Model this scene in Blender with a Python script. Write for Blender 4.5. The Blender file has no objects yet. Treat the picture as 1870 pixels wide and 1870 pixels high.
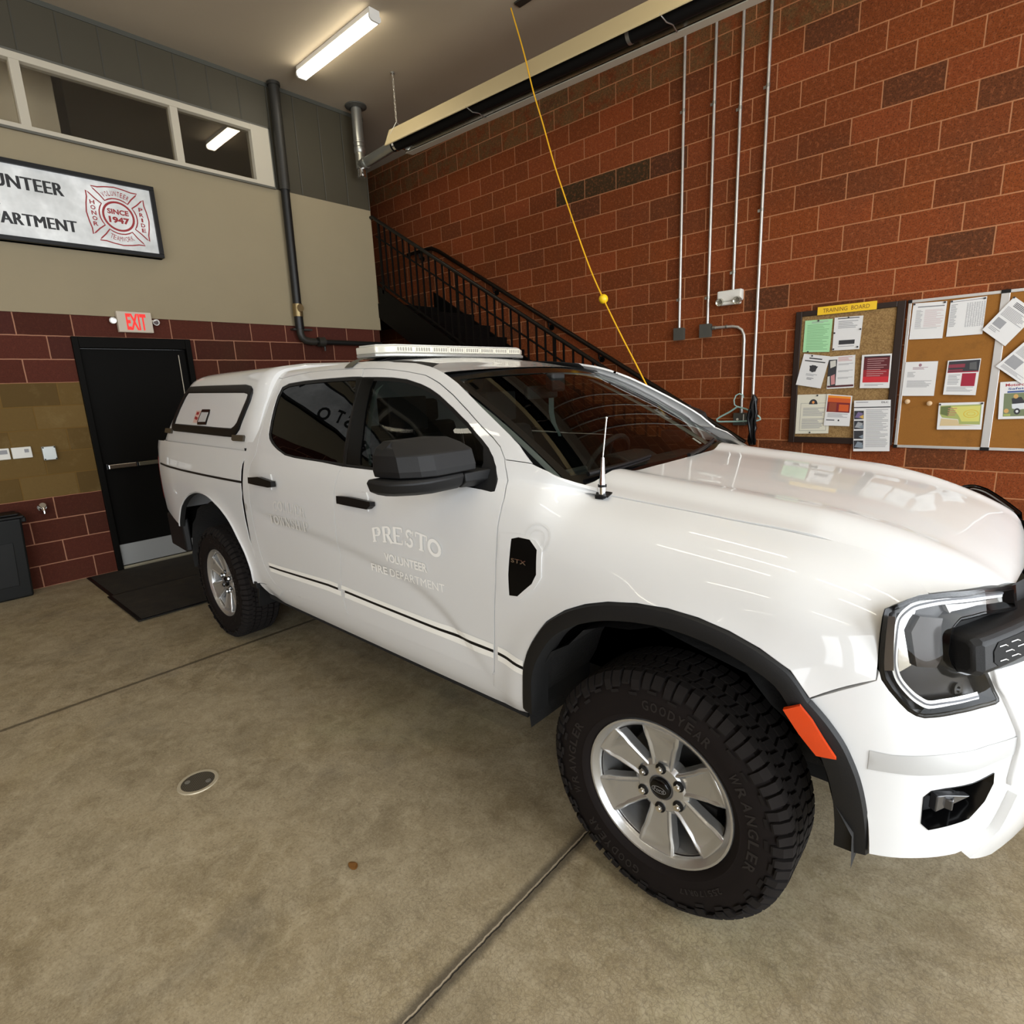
import bpy, bmesh, math, random
from mathutils import Vector, Matrix, geometry
random.seed(7)
PI = math.pi
SC = bpy.context.scene
COL = SC.collection
# ---------------------------------------------------------------- camera
cd = bpy.data.cameras.new('camera'); cam = bpy.data.objects.new('camera', cd); COL.objects.link(cam)
cd.sensor_width = 36.0; cd.lens = 19.8421; cd.clip_start = 0.05; cd.clip_end = 200
cam.matrix_world = Matrix(((0.743883, -0.113901, 0.658533, 6.548386), (0.666921, 0.190020, -0.720492, -5.804658), (-0.043070, 0.975151, 0.217316, 1.620074), (0, 0, 0, 1)))
SC.camera = cam
# ---------------------------------------------------------------- daylight, exposure
SC.view_settings.view_transform = 'Standard'; SC.view_settings.look = 'None'
SC.view_settings.gamma = 1.0; SC.view_settings.exposure = 0.0
SC.view_settings.use_curve_mapping = False
SC.cycles.use_denoising = True
SC.cycles.max_bounces = 8; SC.cycles.transparent_max_bounces = 16
SC.cycles.sample_clamp_indirect = 6.0
W = bpy.data.worlds.new('sky'); SC.world = W; W.use_nodes = True
W.node_tree.nodes['Background'].inputs[0].default_value = (0.90, 0.95, 1.0, 1)
W.node_tree.nodes['Background'].inputs[1].default_value = 6.9
# open bay doors in the front wall (x = 9.7): (y centre, width)
BAYS = [(-3.3, 4.2), (-9.3, 4.2), (-15.3, 4.2)]
BAY_H = 4.3; XFRONT = 9.7; YLEFT = -18.5; CEIL = 4.94
def bay_light(yc, w):
    l = bpy.data.lights.new('bay_daylight', 'AREA'); l.shape = 'RECTANGLE'; l.size = w; l.size_y = BAY_H
    l.cycles.is_portal = True
    o = bpy.data.objects.new('bay_daylight', l); COL.objects.link(o)
    o.location = (XFRONT + .12, yc, BAY_H / 2); o.rotation_euler = (0, PI / 2, 0)
for yc, w in BAYS: bay_light(yc, w)
LAMP_STRENGTH = 15.5
# ---------------------------------------------------------------- node helpers, materials
def newmat(name):
    m = bpy.data.materials.new(name); m.use_nodes = True
    nt = m.node_tree; b = nt.nodes['Principled BSDF']
    return m, nt, b
class NT:
    def __init__(s, nt): s.nt = nt
    def n(s, t, **k):
        x = s.nt.nodes.new(t)
        for a, v in k.items(): setattr(x, a, v)
        return x
    def link(s, a, b): s.nt.links.new(a, b)
    def put(s, sock, v):
        if isinstance(v, (int, float)): sock.default_value = v
        elif isinstance(v, (tuple, list)): sock.default_value = tuple(v) if len(v) != 3 or sock.type != 'RGBA' else (*v, 1)
        else: s.link(v, sock)
    def m(s, op, a, b=0.0, c=0.0):
        x = s.n('ShaderNodeMath', operation=op); s.put(x.inputs[0], a); s.put(x.inputs[1], b)
        if op in ('MULTIPLY_ADD', 'SMOOTH_MIN', 'COMPARE', 'WRAP'): s.put(x.inputs[2], c)
        return x.outputs[0]
    def mix(s, f, a, b, mode='MIX'):
        x = s.n('ShaderNodeMix', data_type='RGBA', blend_type=mode)
        s.put(x.inputs[0], f); s.put(x.inputs[6], a); s.put(x.inputs[7], b)
        return x.outputs[2]
    def ramp(s, f, stops, interp='LINEAR'):
        x = s.n('ShaderNodeValToRGB'); x.color_ramp.interpolation = interp
        el = x.color_ramp.elements
        while len(el) < len(stops): el.new(0.5)
        for e, (p, c) in zip(el, stops): e.position = p; e.color = (*c, 1) if len(c) == 3 else c
        s.put(x.inputs[0], f); return x.outputs[0]
    def noise(s, vec, scale, detail=4, rough=.55, dist=0.0):
        x = s.n('ShaderNodeTexNoise'); x.inputs['Scale'].default_value = scale
        x.inputs['Detail'].default_value = detail; x.inputs['Roughness'].default_value = rough
        x.inputs['Distortion'].default_value = dist
        if vec is not None: s.link(vec, x.inputs['Vector'])
        return x.outputs[0]
    def sstep(s, v, lo, hi):
        x = s.n('ShaderNodeMapRange', interpolation_type='SMOOTHSTEP')
        s.put(x.inputs[0], v); s.put(x.inputs[1], lo); s.put(x.inputs[2], hi); return x.outputs[0]
    def bump(s, h, b, strength=.3, dist=.01):
        x = s.n('ShaderNodeBump'); x.inputs['Strength'].default_value = strength; x.inputs['Distance'].default_value = dist
        s.link(h, x.inputs['Height']); s.link(x.outputs[0], b.inputs['Normal'])
_pm = {}
def P(name, col, rough=.5, metal=0.0, coat=0.0, emis=None, estr=0.0, spec=.5, nscale=0, namt=0.0, bump=0.0):
    if name in _pm: return _pm[name]
    m, nt, b = newmat(name)
    b.inputs['Base Color'].default_value = (*col, 1); b.inputs['Roughness'].default_value = rough
    b.inputs['Metallic'].default_value = metal; b.inputs['Coat Weight'].default_value = coat
    b.inputs['Coat Roughness'].default_value = .03; b.inputs['Coat IOR'].default_value = 1.42; b.inputs['Specular IOR Level'].default_value = spec
    if emis: b.inputs['Emission Color'].default_value = (*emis, 1); b.inputs['Emission Strength'].default_value = estr
    t = NT(nt)
    if nscale:
        g = t.n('ShaderNodeNewGeometry')
        n = t.noise(g.outputs['Position'], nscale, 5)
        c = t.mix(t.m('MULTIPLY', n, namt), col, tuple(x * .45 for x in col))
        t.link(c, b.inputs['Base Color'])
        if bump: t.bump(n, b, bump, .004)
    _pm[name] = m; return m
def glass_mat(name, tint, gloss_rough=.0, gain=1.0):
    m, nt, b = newmat(name); t = NT(nt); nt.nodes.remove(b)
    tr = t.n('ShaderNodeBsdfTransparent'); tr.inputs[0].default_value = (*tint, 1)
    gl = t.n('ShaderNodeBsdfGlossy'); gl.inputs[0].default_value = (.95, .95, .95, 1); gl.inputs['Roughness'].default_value = gloss_rough
    fr = t.n('ShaderNodeFresnel'); fr.inputs[0].default_value = 1.5
    mx = t.n('ShaderNodeMixShader'); t.link(t.m('MULTIPLY', fr.outputs[0], gain), mx.inputs[0])
    t.link(tr.outputs[0], mx.inputs[1]); t.link(gl.outputs[0], mx.inputs[2])
    t.link(mx.outputs[0], nt.nodes['Material Output'].inputs[0]); return m
BW, BH = .4064, .2032
def brick_mat(name, axis, u0, z0, tones, mortar, right):
    m, nt, b = newmat(name); t = NT(nt)
    g = t.n('ShaderNodeNewGeometry'); pos = g.outputs['Position']
    sp = t.n('ShaderNodeSeparateXYZ'); t.link(pos, sp.inputs[0])
    wob = t.noise(pos, 9, 3); wob2 = t.m('MULTIPLY', t.m('SUBTRACT', wob, .5), .006)
    U = sp.outputs[0 if axis == 'X' else 1]
    u = t.m('DIVIDE', t.m('ADD', t.m('SUBTRACT', U, u0), wob2), BW)
    v = t.m('DIVIDE', t.m('ADD', t.m('SUBTRACT', sp.outputs[2], z0), wob2), BH)
    row = t.m('FLOOR', v); par = t.m('WRAP', row, 0.0, 2.0)
    par = t.m('MODULO', t.m('ADD', row, 20.0), 2.0)
    uu = t.m('ADD', u, t.m('MULTIPLY', par, .5)); col = t.m('FLOOR', uu)
    fu = t.m('FRACT', t.m('ADD', uu, 40.0)); fv = t.m('FRACT', v)
    du = t.m('MULTIPLY', t.m('MINIMUM', fu, t.m('SUBTRACT', 1.0, fu)), BW)
    dv = t.m('MULTIPLY', t.m('MINIMUM', fv, t.m('SUBTRACT', 1.0, fv)), BH)
    d = t.m('MINIMUM', du, dv)
    mort = t.m('SUBTRACT', 1.0, t.sstep(d, .0030, .0062))
    cv = t.n('ShaderNodeCombineXYZ'); t.link(col, cv.inputs[0]); t.link(row, cv.inputs[1])
    wn = t.n('ShaderNodeTexWhiteNoise', noise_dimensions='3D'); t.link(cv.outputs[0], wn.inputs['Vector'])
    base = t.ramp(wn.outputs['Value'], tones)
    big = t.noise(pos, 1.1, 4, .6)
    base = t.mix(t.m('MULTIPLY', t.sstep(big, .45, .75), .35), base, (.06, .028, .012))
    if right:
        dk = t.m('MULTIPLY', t.m('COMPARE', row, 18.0, .4), t.m('COMPARE', col, -5.0, 1.4))
        base = t.mix(t.m('MULTIPLY', dk, .9), base, (.030, .023, .007))
        top = t.m('MULTIPLY', t.m('GREATER_THAN', row, 21.5), t.sstep(t.noise(pos, 7, 5, .75), .34, .58))
        base = t.mix(t.m('MULTIPLY', top, .7), base, (.115, .075, .026))
    sp1 = t.noise(pos, 95, 3, .75); sp2 = t.noise(pos, 34, 5, .75)
    base = t.mix(t.m('MULTIPLY', t.sstep(sp1, .47, .66), .72 if right else .35), base, tuple([.022, .007, .003]))
    base = t.mix(t.m('MULTIPLY', t.sstep(sp2, .48, .72), .6 if right else .22), base, (.34, .105, .035) if right else (.17, .05, .025))
    mcol = t.mix(t.noise(pos, 25, 3), tuple(x * .75 for x in mortar), mortar)
    if not right:   # painted-over tan courses left of the door
        tan = t.m('MULTIPLY', t.m('MULTIPLY', t.m('GREATER_THAN', row, 3.5), t.m('LESS_THAN', row, 8.5)), t.m('LESS_THAN', U, -3.9))
        tn = t.ramp(wn.outputs['Value'], [(0, (.095, .056, .015)), (.5, (.135, .080, .021)), (1, (.17, .105, .032))])
        tn = t.mix(t.m('MULTIPLY', sp2, .5), tn, (.09, .055, .016))
        tn = t.mix(t.m('MULTIPLY', t.sstep(t.noise(pos, 3.5, 5, .7), .5, .75), .4), tn, (.24, .17, .07))
        base = t.mix(tan, base, tn)
        mcol = t.mix(tan, mcol, (.15, .085, .02))
    fin = t.mix(mort, base, mcol); t.link(fin, b.inputs['Base Color'])
    b.inputs['Roughness'].default_value = .85; b.inputs['Specular IOR Level'].default_value = .25
    h = t.m('ADD', t.m('MULTIPLY', t.m('SUBTRACT', 1.0, mort), .8), t.m('MULTIPLY', sp2, .35))
    t.bump(h, b, .5, .006); return m
MAT = {}
MAT['brick_right'] = brick_mat('red_split_block', 'X', 4.598, -.0151,
    [(0, (.140, .030, .005)), (.3, (.205, .044, .0065)), (.55, (.17, .037, .006)), (.84, (.245, .050, .010)), (.95, (.13, .034, .008)), (1, (.085, .026, .008))], (.46, .195, .085), True)
MAT['brick_back'] = brick_mat('dark_red_block', 'Y', -5.062, 0.0,
    [(0, (.052, .012, .006)), (.4, (.075, .017, .008)), (.8, (.088, .020, .011)), (1, (.062, .015, .010))], (.42, .20, .12), False)
def mk_floor():
    m, nt, b = newmat('stained_concrete'); t = NT(nt)
    g = t.n('ShaderNodeNewGeometry'); pos = g.outputs['Position']
    sp = t.n('ShaderNodeSeparateXYZ'); t.link(pos, sp.inputs[0]); X, Y = sp.outputs[0], sp.outputs[1]
    a = t.noise(pos, .9, 6, .62, .6); c = t.noise(pos, 4.2, 7, .68, .4); e = t.noise(pos, 55, 4, .7); f = t.noise(pos, 260, 2, .6)
    base = t.ramp(a, [(.28, (.245, .195, .115)), (.46, (.32, .262, .165)), (.56, (.285, .225, .130)), (.66, (.345, .292, .172)), (.80, (.39, .325, .215))])
    mid = t.noise(pos, 13, 6, .75, .8); fine = t.noise(pos, 110, 4, .75)
    base = t.mix(t.m('MULTIPLY', t.sstep(mid, .46, .68), .5), base, (.46, .39, .265))
    base = t.mix(t.m('MULTIPLY', t.sstep(mid, .50, .30), .55), base, (.15, .112, .062))
    base = t.mix(t.m('MULTIPLY', t.sstep(fine, .50, .70), .5), base, (.13, .10, .06))
    base = t.mix(t.m('MULTIPLY', t.sstep(fine, .48, .32), .4), base, (.50, .43, .31))
    base = t.mix(t.m('MULTIPLY', t.sstep(c, .42, .70), .3), base, (.44, .365, .24))
    base = t.mix(t.m('MULTIPLY', t.sstep(c, .50, .34), .3), base, (.14, .105, .055))
    vo = t.n('ShaderNodeTexVoronoi', feature='DISTANCE_TO_EDGE'); vo.inputs['Scale'].default_value = 60
    wv = t.n('ShaderNodeVectorMath', operation='ADD'); t.link(pos, wv.inputs[0])
    nz = t.n('ShaderNodeTexNoise'); nz.inputs['Scale'].default_value = 14; t.link(pos, nz.inputs['Vector'])
    sc = t.n('ShaderNodeVectorMath', operation='SCALE'); t.link(nz.outputs['Color'], sc.inputs[0]); sc.inputs['Scale'].default_value = .09
    t.link(sc.outputs[0], wv.inputs[1]); t.link(wv.outputs[0], vo.inputs['Vector'])
    crack = t.m('SUBTRACT', 1.0, t.sstep(vo.outputs['Distance'], .0, .10))
    near = t.sstep(t.m('ADD', X, t.m('MULTIPLY', Y, -.25)), 5.6, 6.9)
    patch = t.m('MULTIPLY', near, t.sstep(t.noise(pos, 2.3, 4, .6), .30, .6))
    base = t.mix(t.m('MULTIPLY', t.m('MULTIPLY', crack, patch), .42), base, (.13, .105, .068))
    base = t.mix(t.m('MULTIPLY', t.sstep(e, .5, .74), .5), base, (.18, .145, .09))
    base = t.mix(t.m('MULTIPLY', t.sstep(f, .55, .75), .35), base, (.50, .43, .31))
    # grey oil-dark patches
    oil = t.noise(pos, 1.7, 5, .6)
    base = t.mix(t.m('MULTIPLY', t.sstep(oil, .55, .74), .4), base, (.095, .085, .07))
    wb = t.m('MULTIPLY', t.m('SUBTRACT', t.noise(pos, 30, 3), .5), .012)
    def joint(xc, w, soft):
        dd = t.m('ABSOLUTE', t.m('ADD', t.m('SUBTRACT', X, xc), wb)); return t.m('SUBTRACT', 1.0, t.sstep(dd, w, w + soft))
    base = t.mix(t.m('MULTIPLY', joint(5.515, .012, .03), .72), base, (.045, .035, .025))
    base = t.mix(t.m('MULTIPLY', joint(5.5125, .0012, .0022), .9), base, (.42, .35, .25))
    base = t.mix(joint(5.519, .001, .002), base, (.01, .008, .006))
    base = t.mix(t.m('MULTIPLY', joint(2.80, .004, .02), .75), base, (.028, .02, .012))
    base = t.mix(t.m('MULTIPLY', joint(2.80, .0012, .002), .6), base, (.16, .12, .07))
    t.link(base, b.inputs['Base Color'])
    r = t.m('ADD', .38, t.m('MULTIPLY', c, .35)); t.link(r, b.inputs['Roughness']); b.inputs['Specular IOR Level'].default_value = .4
    t.bump(t.m('ADD', t.m('MULTIPLY', e, .5), t.m('MULTIPLY', c, .6)), b, .25, .004); return m
MAT['floor'] = mk_floor()
def mk_siding():
    m, nt, b = newmat('ribbed_grey_siding'); t = NT(nt)
    g = t.n('ShaderNodeNewGeometry'); sp = t.n('ShaderNodeSeparateXYZ'); t.link(g.outputs['Position'], sp.inputs[0])
    fr = t.m('FRACT', t.m('DIVIDE', t.m('ADD', sp.outputs[1], 20.0), .305))
    line = t.m('SUBTRACT', 1.0, t.sstep(t.m('MINIMUM', fr, t.m('SUBTRACT', 1.0, fr)), .008, .03))
    n = t.noise(g.outputs['Position'], 2.0, 5)
    c = t.mix(n, (.042, .035, .020), (.056, .047, .027)); c = t.mix(t.m('MULTIPLY', line, .6), c, (.035, .035, .028))
    t.link(c, b.inputs['Base Color']); b.inputs['Roughness'].default_value = .55
    t.bump(t.m('SUBTRACT', 1.0, line), b, .5, .006); return m
MAT['siding'] = mk_siding()
MAT['panel'] = P('tan_wall_panel', (.30, .245, .148), .7, nscale=3, namt=.15)
MAT['ceil'] = P('ceiling_paint', (.43, .355, .255), .85, nscale=1.2, namt=.25)
MAT['white_paint'] = P('white_truck_paint', (.71, .71, .70), .35, coat=.9, spec=.12)
MAT['black_plastic'] = P('black_plastic', (.0035, .0035, .004), .45, spec=.3)
MAT['black_tex'] = P('black_textured_plastic', (.007, .007, .0075), .55, spec=.35, nscale=400, namt=.3, bump=.15)
MAT['black_gloss'] = P('black_gloss', (.002, .002, .0022), .15, spec=.4)
MAT['rubber'] = P('tire_rubber', (.0085, .0055, .0048), .8, spec=.2, nscale=25, namt=.5)
MAT['tread'] = P('tire_tread', (.014, .0115, .0105), .9, spec=.2, nscale=60, namt=.5)
MAT['alloy'] = P('silver_alloy', (.55, .55, .54), .26, metal=.75, spec=.8)
MAT['chrome'] = P('chrome', (.80, .80, .80), .08, metal=1.0)
MAT['steel'] = P('galvanised_steel', (.46, .46, .42), .32, metal=.85, nscale=8, namt=.5)
MAT['conduit'] = P('conduit_metal', (.62, .60, .56), .35, metal=.7)
MAT['greybox'] = P('grey_box_paint', (.065, .063, .053), .5)
MAT['dark_steel'] = P('dark_painted_steel', (.0018, .0014, .0010), .55, spec=.15)
MAT['dark_pipe'] = P('dark_grey_pipe', (.022, .020, .015), .5)
MAT['black_iron'] = P('black_iron_pipe', (.005, .005, .0045), .45)
MAT['door_paint'] = P('dark_brown_door_paint', (.0022, .0018, .0011), .6, spec=.1)
MAT['cream'] = P('cream_frame_paint', (.50, .45, .35), .5)
MAT['white_plastic'] = P('white_plastic', (.72, .70, .64), .45)
MAT['paper'] = P('white_paper', (.68, .67, .66), .7)
MAT['ink'] = P('grey_print', (.12, .12, .13), .8)
MAT['ink_light'] = P('faint_print', (.30, .30, .31), .8)
MAT['ink_dark'] = P('black_print', (.03, .03, .035), .7)
MAT['void'] = P('dark_void', (.004, .004, .004), .9)
MAT['interior'] = P('dark_cabin_trim', (.006, .006, .006), .7)
MAT['red_lamp'] = P('red_lamp_lens', (.16, .006, .006), .15, coat=.5)
MAT['orange'] = P('orange_reflector', (.75, .06, .005), .15, coat=1.0, nscale=300, namt=.25)
MAT['yellow'] = P('yellow_cord', (.80, .42, .01), .5)
MAT['aluminium'] = P('aluminium_trim', (.66, .65, .63), .35, metal=.6)
MAT['red_paint'] = P('red_print', (.30, .012, .016), .5)
# ---------------------------------------------------------------- object helpers
def tag(o, label=None, cat=None, group=None, kind=None):
    if label: o['label'] = label
    if cat: o['category'] = cat
    if group: o['group'] = group
    if kind: o['kind'] = kind
    return o
def origin(o):
    v = Vector((0, 0, 0))
    while o is not None: v += o.location; o = o.parent
    return v
def link(name, bm, mats, parent=None, smooth=True, bevel=0.0, sharp=35, loc=None, recalc=True):
    if recalc: bmesh.ops.recalc_face_normals(bm, faces=bm.faces)
    off = origin(parent) if parent is not None else (Vector(loc) if loc is not None else Vector((0, 0, 0)))
    bmesh.ops.translate(bm, vec=-off, verts=bm.verts)
    me = bpy.data.meshes.new(name); bm.to_mesh(me); bm.free()
    if not isinstance(mats, (list, tuple)): mats = [mats]
    for m in mats: me.materials.append(MAT[m] if isinstance(m, str) else m)
    if smooth:
        for p in me.polygons: p.use_smooth = True
        me.set_sharp_from_angle(angle=math.radians(sharp))
    o = bpy.data.objects.new(name, me); COL.objects.link(o)
    if parent is not None: o.parent = parent
    elif loc is not None: o.location = loc
    if bevel:
        b = o.modifiers.new('bevel', 'BEVEL'); b.width = bevel; b.segments = 2; b.limit_method = 'ANGLE'; b.angle_limit = math.radians(40)
    return o
def empty(name, loc, label=None, cat=None, group=None, parent=None):
    o = bpy.data.objects.new(name, None); COL.objects.link(o); o.empty_display_size = .1
    if parent is not None: o.parent = parent; o.location = Vector(loc) - origin(parent)
    else: o.location = loc
    return tag(o, label, cat, group)
def copy_tree(o, parent=None):
    c = o.copy(); COL.objects.link(c); c.parent = parent
    for ch in [x for x in bpy.data.objects if x.parent == o]: copy_tree(ch, c)
    return c
def B(): return bmesh.new()
def mi(faces, k):
    for f in faces: f.material_index = k
def box(bm, c, s, rot=None, k=0):
    M = Matrix.Translation(c)
    if rot is not None: M = M @ (rot.to_4x4() if not isinstance(rot, (tuple, list)) else Matrix.Rotation(rot[2], 4, 'Z') @ Matrix.Rotation(rot[1], 4, 'Y') @ Matrix.Rotation(rot[0], 4, 'X'))
    M = M @ Matrix.Diagonal((s[0], s[1], s[2], 1))
    r = bmesh.ops.create_cube(bm, size=1.0, matrix=M)
    fs = {f for v in r['verts'] for f in v.link_faces}; mi(fs, k); return list(fs)
def bx(bm, x0, x1, y0, y1, z0, z1, k=0):
    return box(bm, ((x0 + x1) / 2, (y0 + y1) / 2, (z0 + z1) / 2), (abs(x1 - x0), abs(y1 - y0), abs(z1 - z0)), None, k)
def frame_of(d):
    d = Vector(d).normalized(); u = d.orthogonal().normalized(); return u, d.cross(u), d
def cyl(bm, p0, p1, r0, r1=None, seg=20, k=0, caps=True):
    p0, p1 = Vector(p0), Vector(p1); r1 = r0 if r1 is None else r1
    u, v, d = frame_of(p1 - p0)
    A = [bm.verts.new(p0 + (u * math.cos(t) + v * math.sin(t)) * r0) for t in [2 * PI * i / seg for i in range(seg)]]
    Bv = [bm.verts.new(p1 + (u * math.cos(t) + v * math.sin(t)) * r1) for t in [2 * PI * i / seg for i in range(seg)]]
    fs = [bm.faces.new((A[i], A[(i + 1) % seg], Bv[(i + 1) % seg], Bv[i])) for i in range(seg)]
    if caps: fs += [bm.faces.new(A[::-1]), bm.faces.new(Bv)]
    mi(fs, k); return fs
def tube(bm, pts, r, seg=10, k=0, caps=True):
    pts = [Vector(p) for p in pts]; rings = []; u = None
    for i, p in enumerate(pts):
        d = (pts[min(i + 1, len(pts) - 1)] - pts[max(i - 1, 0)]).normalized()
        if u is None: u = d.orthogonal().normalized()
        u = (u - d * u.dot(d)).normalized(); v = d.cross(u)
        rr = r[i] if isinstance(r, (list, tuple)) else r
        rings.append([bm.verts.new(p + (u * math.cos(a) + v * math.sin(a)) * rr) for a in [2 * PI * j / seg for j in range(seg)]])
    fs = []
    for a, b in zip(rings, rings[1:]):
        fs += [bm.faces.new((a[j], a[(j + 1) % seg], b[(j + 1) % seg], b[j])) for j in range(seg)]
    if caps: fs += [bm.faces.new(rings[0][::-1]), bm.faces.new(rings[-1])]
    mi(fs, k); return fs
def lathe(bm, prof, c, axis=(0, 0, 1), seg=32, k=0, closed=False):
    c = Vector(c); u, v, d = frame_of(axis); rings = []
    for r, h in prof:
        rings.append([bm.verts.new(c + d * h + (u * math.cos(2 * PI * j / seg) + v * math.sin(2 * PI * j / seg)) * r) for j in range(seg)])
    fs = []
    pr = list(zip(rings, rings[1:])) + ([(rings[-1], rings[0])] if closed else [])
    for a, b in pr:
        fs += [bm.faces.new((a[j], a[(j + 1) % seg], b[(j + 1) % seg], b[j])) for j in range(seg)]
    mi(fs, k); return fs
def prism(bm, pts, vec, k=0):
    A = [bm.verts.new(Vector(p)) for p in pts]; vec = Vector(vec); Bv = [bm.verts.new(v.co + vec) for v in A]
    n = len(A); fs = [bm.faces.new(A[::-1]), bm.faces.new(Bv)]
    fs += [bm.faces.new((A[i], A[(i + 1) % n], Bv[(i + 1) % n], Bv[i])) for i in range(n)]
    mi(fs, k); return fs
def ribbon2(path, w, closed=False):
    # flat stroke in 2D: returns list of quads of 2D points
    n = len(path); L, R = [], []
    for i in range(n):
        a = path[i - 1] if (i or closed) else path[0]; b = path[(i + 1) % n] if (i < n - 1 or closed) else path[-1]
        d = Vector((b[0] - a[0], b[1] - a[1])); d = d.normalized() if d.length else Vector((1, 0)); nn = Vector((-d.y, d.x)) * w / 2
        p = Vector(path[i]); L.append(p + nn); R.append(p - nn)
    return [(L[i], L[(i + 1) % n], R[(i + 1) % n], R[i]) for i in range(n if closed else n - 1)]
def put_quads(bm, quads, f, k=0):
    fs = []
    for q in quads:
        try: fs.append(bm.faces.new([bm.verts.new(Vector(f(p[0], p[1]))) for p in q]))
        except ValueError: pass
    mi(fs, k); return fs
_tc = {}
def text2(s, size=1.0, bold=0.0, align='CENTER', space=1.0, res=3):
    key = (s, size, bold, align, space)
    if key in _tc: return _tc[key]
    cu = bpy.data.curves.new('t', 'FONT'); cu.body = s; cu.size = size; cu.offset = bold; cu.align_x = align; cu.space_character = space; cu.resolution_u = res
    ob = bpy.data.objects.new('t', cu); COL.objects.link(ob)
    dg = bpy.context.evaluated_depsgraph_get(); me = ob.evaluated_get(dg).to_mesh()
    V = [(v.co.x, v.co.y) for v in me.vertices]; Fs = [tuple(p.vertices) for p in me.polygons]
    ob.evaluated_get(dg).to_mesh_clear(); bpy.data.objects.remove(ob); bpy.data.curves.remove(cu)
    _tc[key] = (V, Fs); return V, Fs
def put_text(bm, s, f, size=1.0, bold=0.0, align='CENTER', space=1.0, k=0, fit=None, res=3):
    V, Fs = text2(s, size, bold, align, space, res)
    if fit:  # (u0,u1,v0,v1)
        xs = [v[0] for v in V]; ys = [v[1] for v in V]; a, b, c, d = fit
        V = [(a + (x - min(xs)) / (max(xs) - min(xs)) * (b - a), c + (y - min(ys)) / (max(ys) - min(ys)) * (d - c)) for x, y in V]
    vs = [bm.verts.new(Vector(f(x, y))) for x, y in V]; fs = []
    for q in Fs:
        try: fs.append(bm.faces.new([vs[i] for i in q]))
        except ValueError: pass
    mi(fs, k); return fs

# ---------------------------------------------------------------- body surfaces (metres)
YC=-3.52; XF=5.84; XR=2.58
def _cr(p0,p1,p2,p3,t):
    return 0.5*((2*p1)+(-p0+p2)*t+(2*p0-5*p1+4*p2-p3)*t*t+(-p0+3*p1-3*p2+p3)*t**3)
def crv(vals,s):
    n=len(vals)-1
    s=min(max(s,0.0),n-1e-9); i=int(s); t=s-i
    g=lambda k: vals[min(max(k,0),n)]
    a,b=g(i),g(i+1)
    p0=g(i-1) if i>0 else 2*a-b
    p3=g(i+2) if i+2<=n else 2*b-a
    return _cr(p0,a,b,p3,t)
def herm(xs,vs,x):
    # smooth monotone-ish interpolation (cubic hermite, limited slopes)
    n=len(xs)
    if x<=xs[0]: return vs[0]+(x-xs[0])*(vs[1]-vs[0])/(xs[1]-xs[0])
    if x>=xs[-1]: return vs[-1]+(x-xs[-1])*(vs[-1]-vs[-2])/(xs[-1]-xs[-2])
    i=0
    while x>xs[i+1]: i+=1
    d=[(vs[k+1]-vs[k])/(xs[k+1]-xs[k]) for k in range(n-1)]
    def m(k):
        if k==0: return d[0]
        if k==n-1: return d[-1]
        if d[k-1]*d[k]<=0: return 0.0
        return 2*d[k-1]*d[k]/(d[k-1]+d[k])
    h=xs[i+1]-xs[i]; t=(x-xs[i])/h
    return (vs[i]*(1+2*t)*(1-t)**2+m(i)*h*t*(1-t)**2+vs[i+1]*t*t*(3-2*t)+m(i+1)*h*t*t*(t-1))
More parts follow.
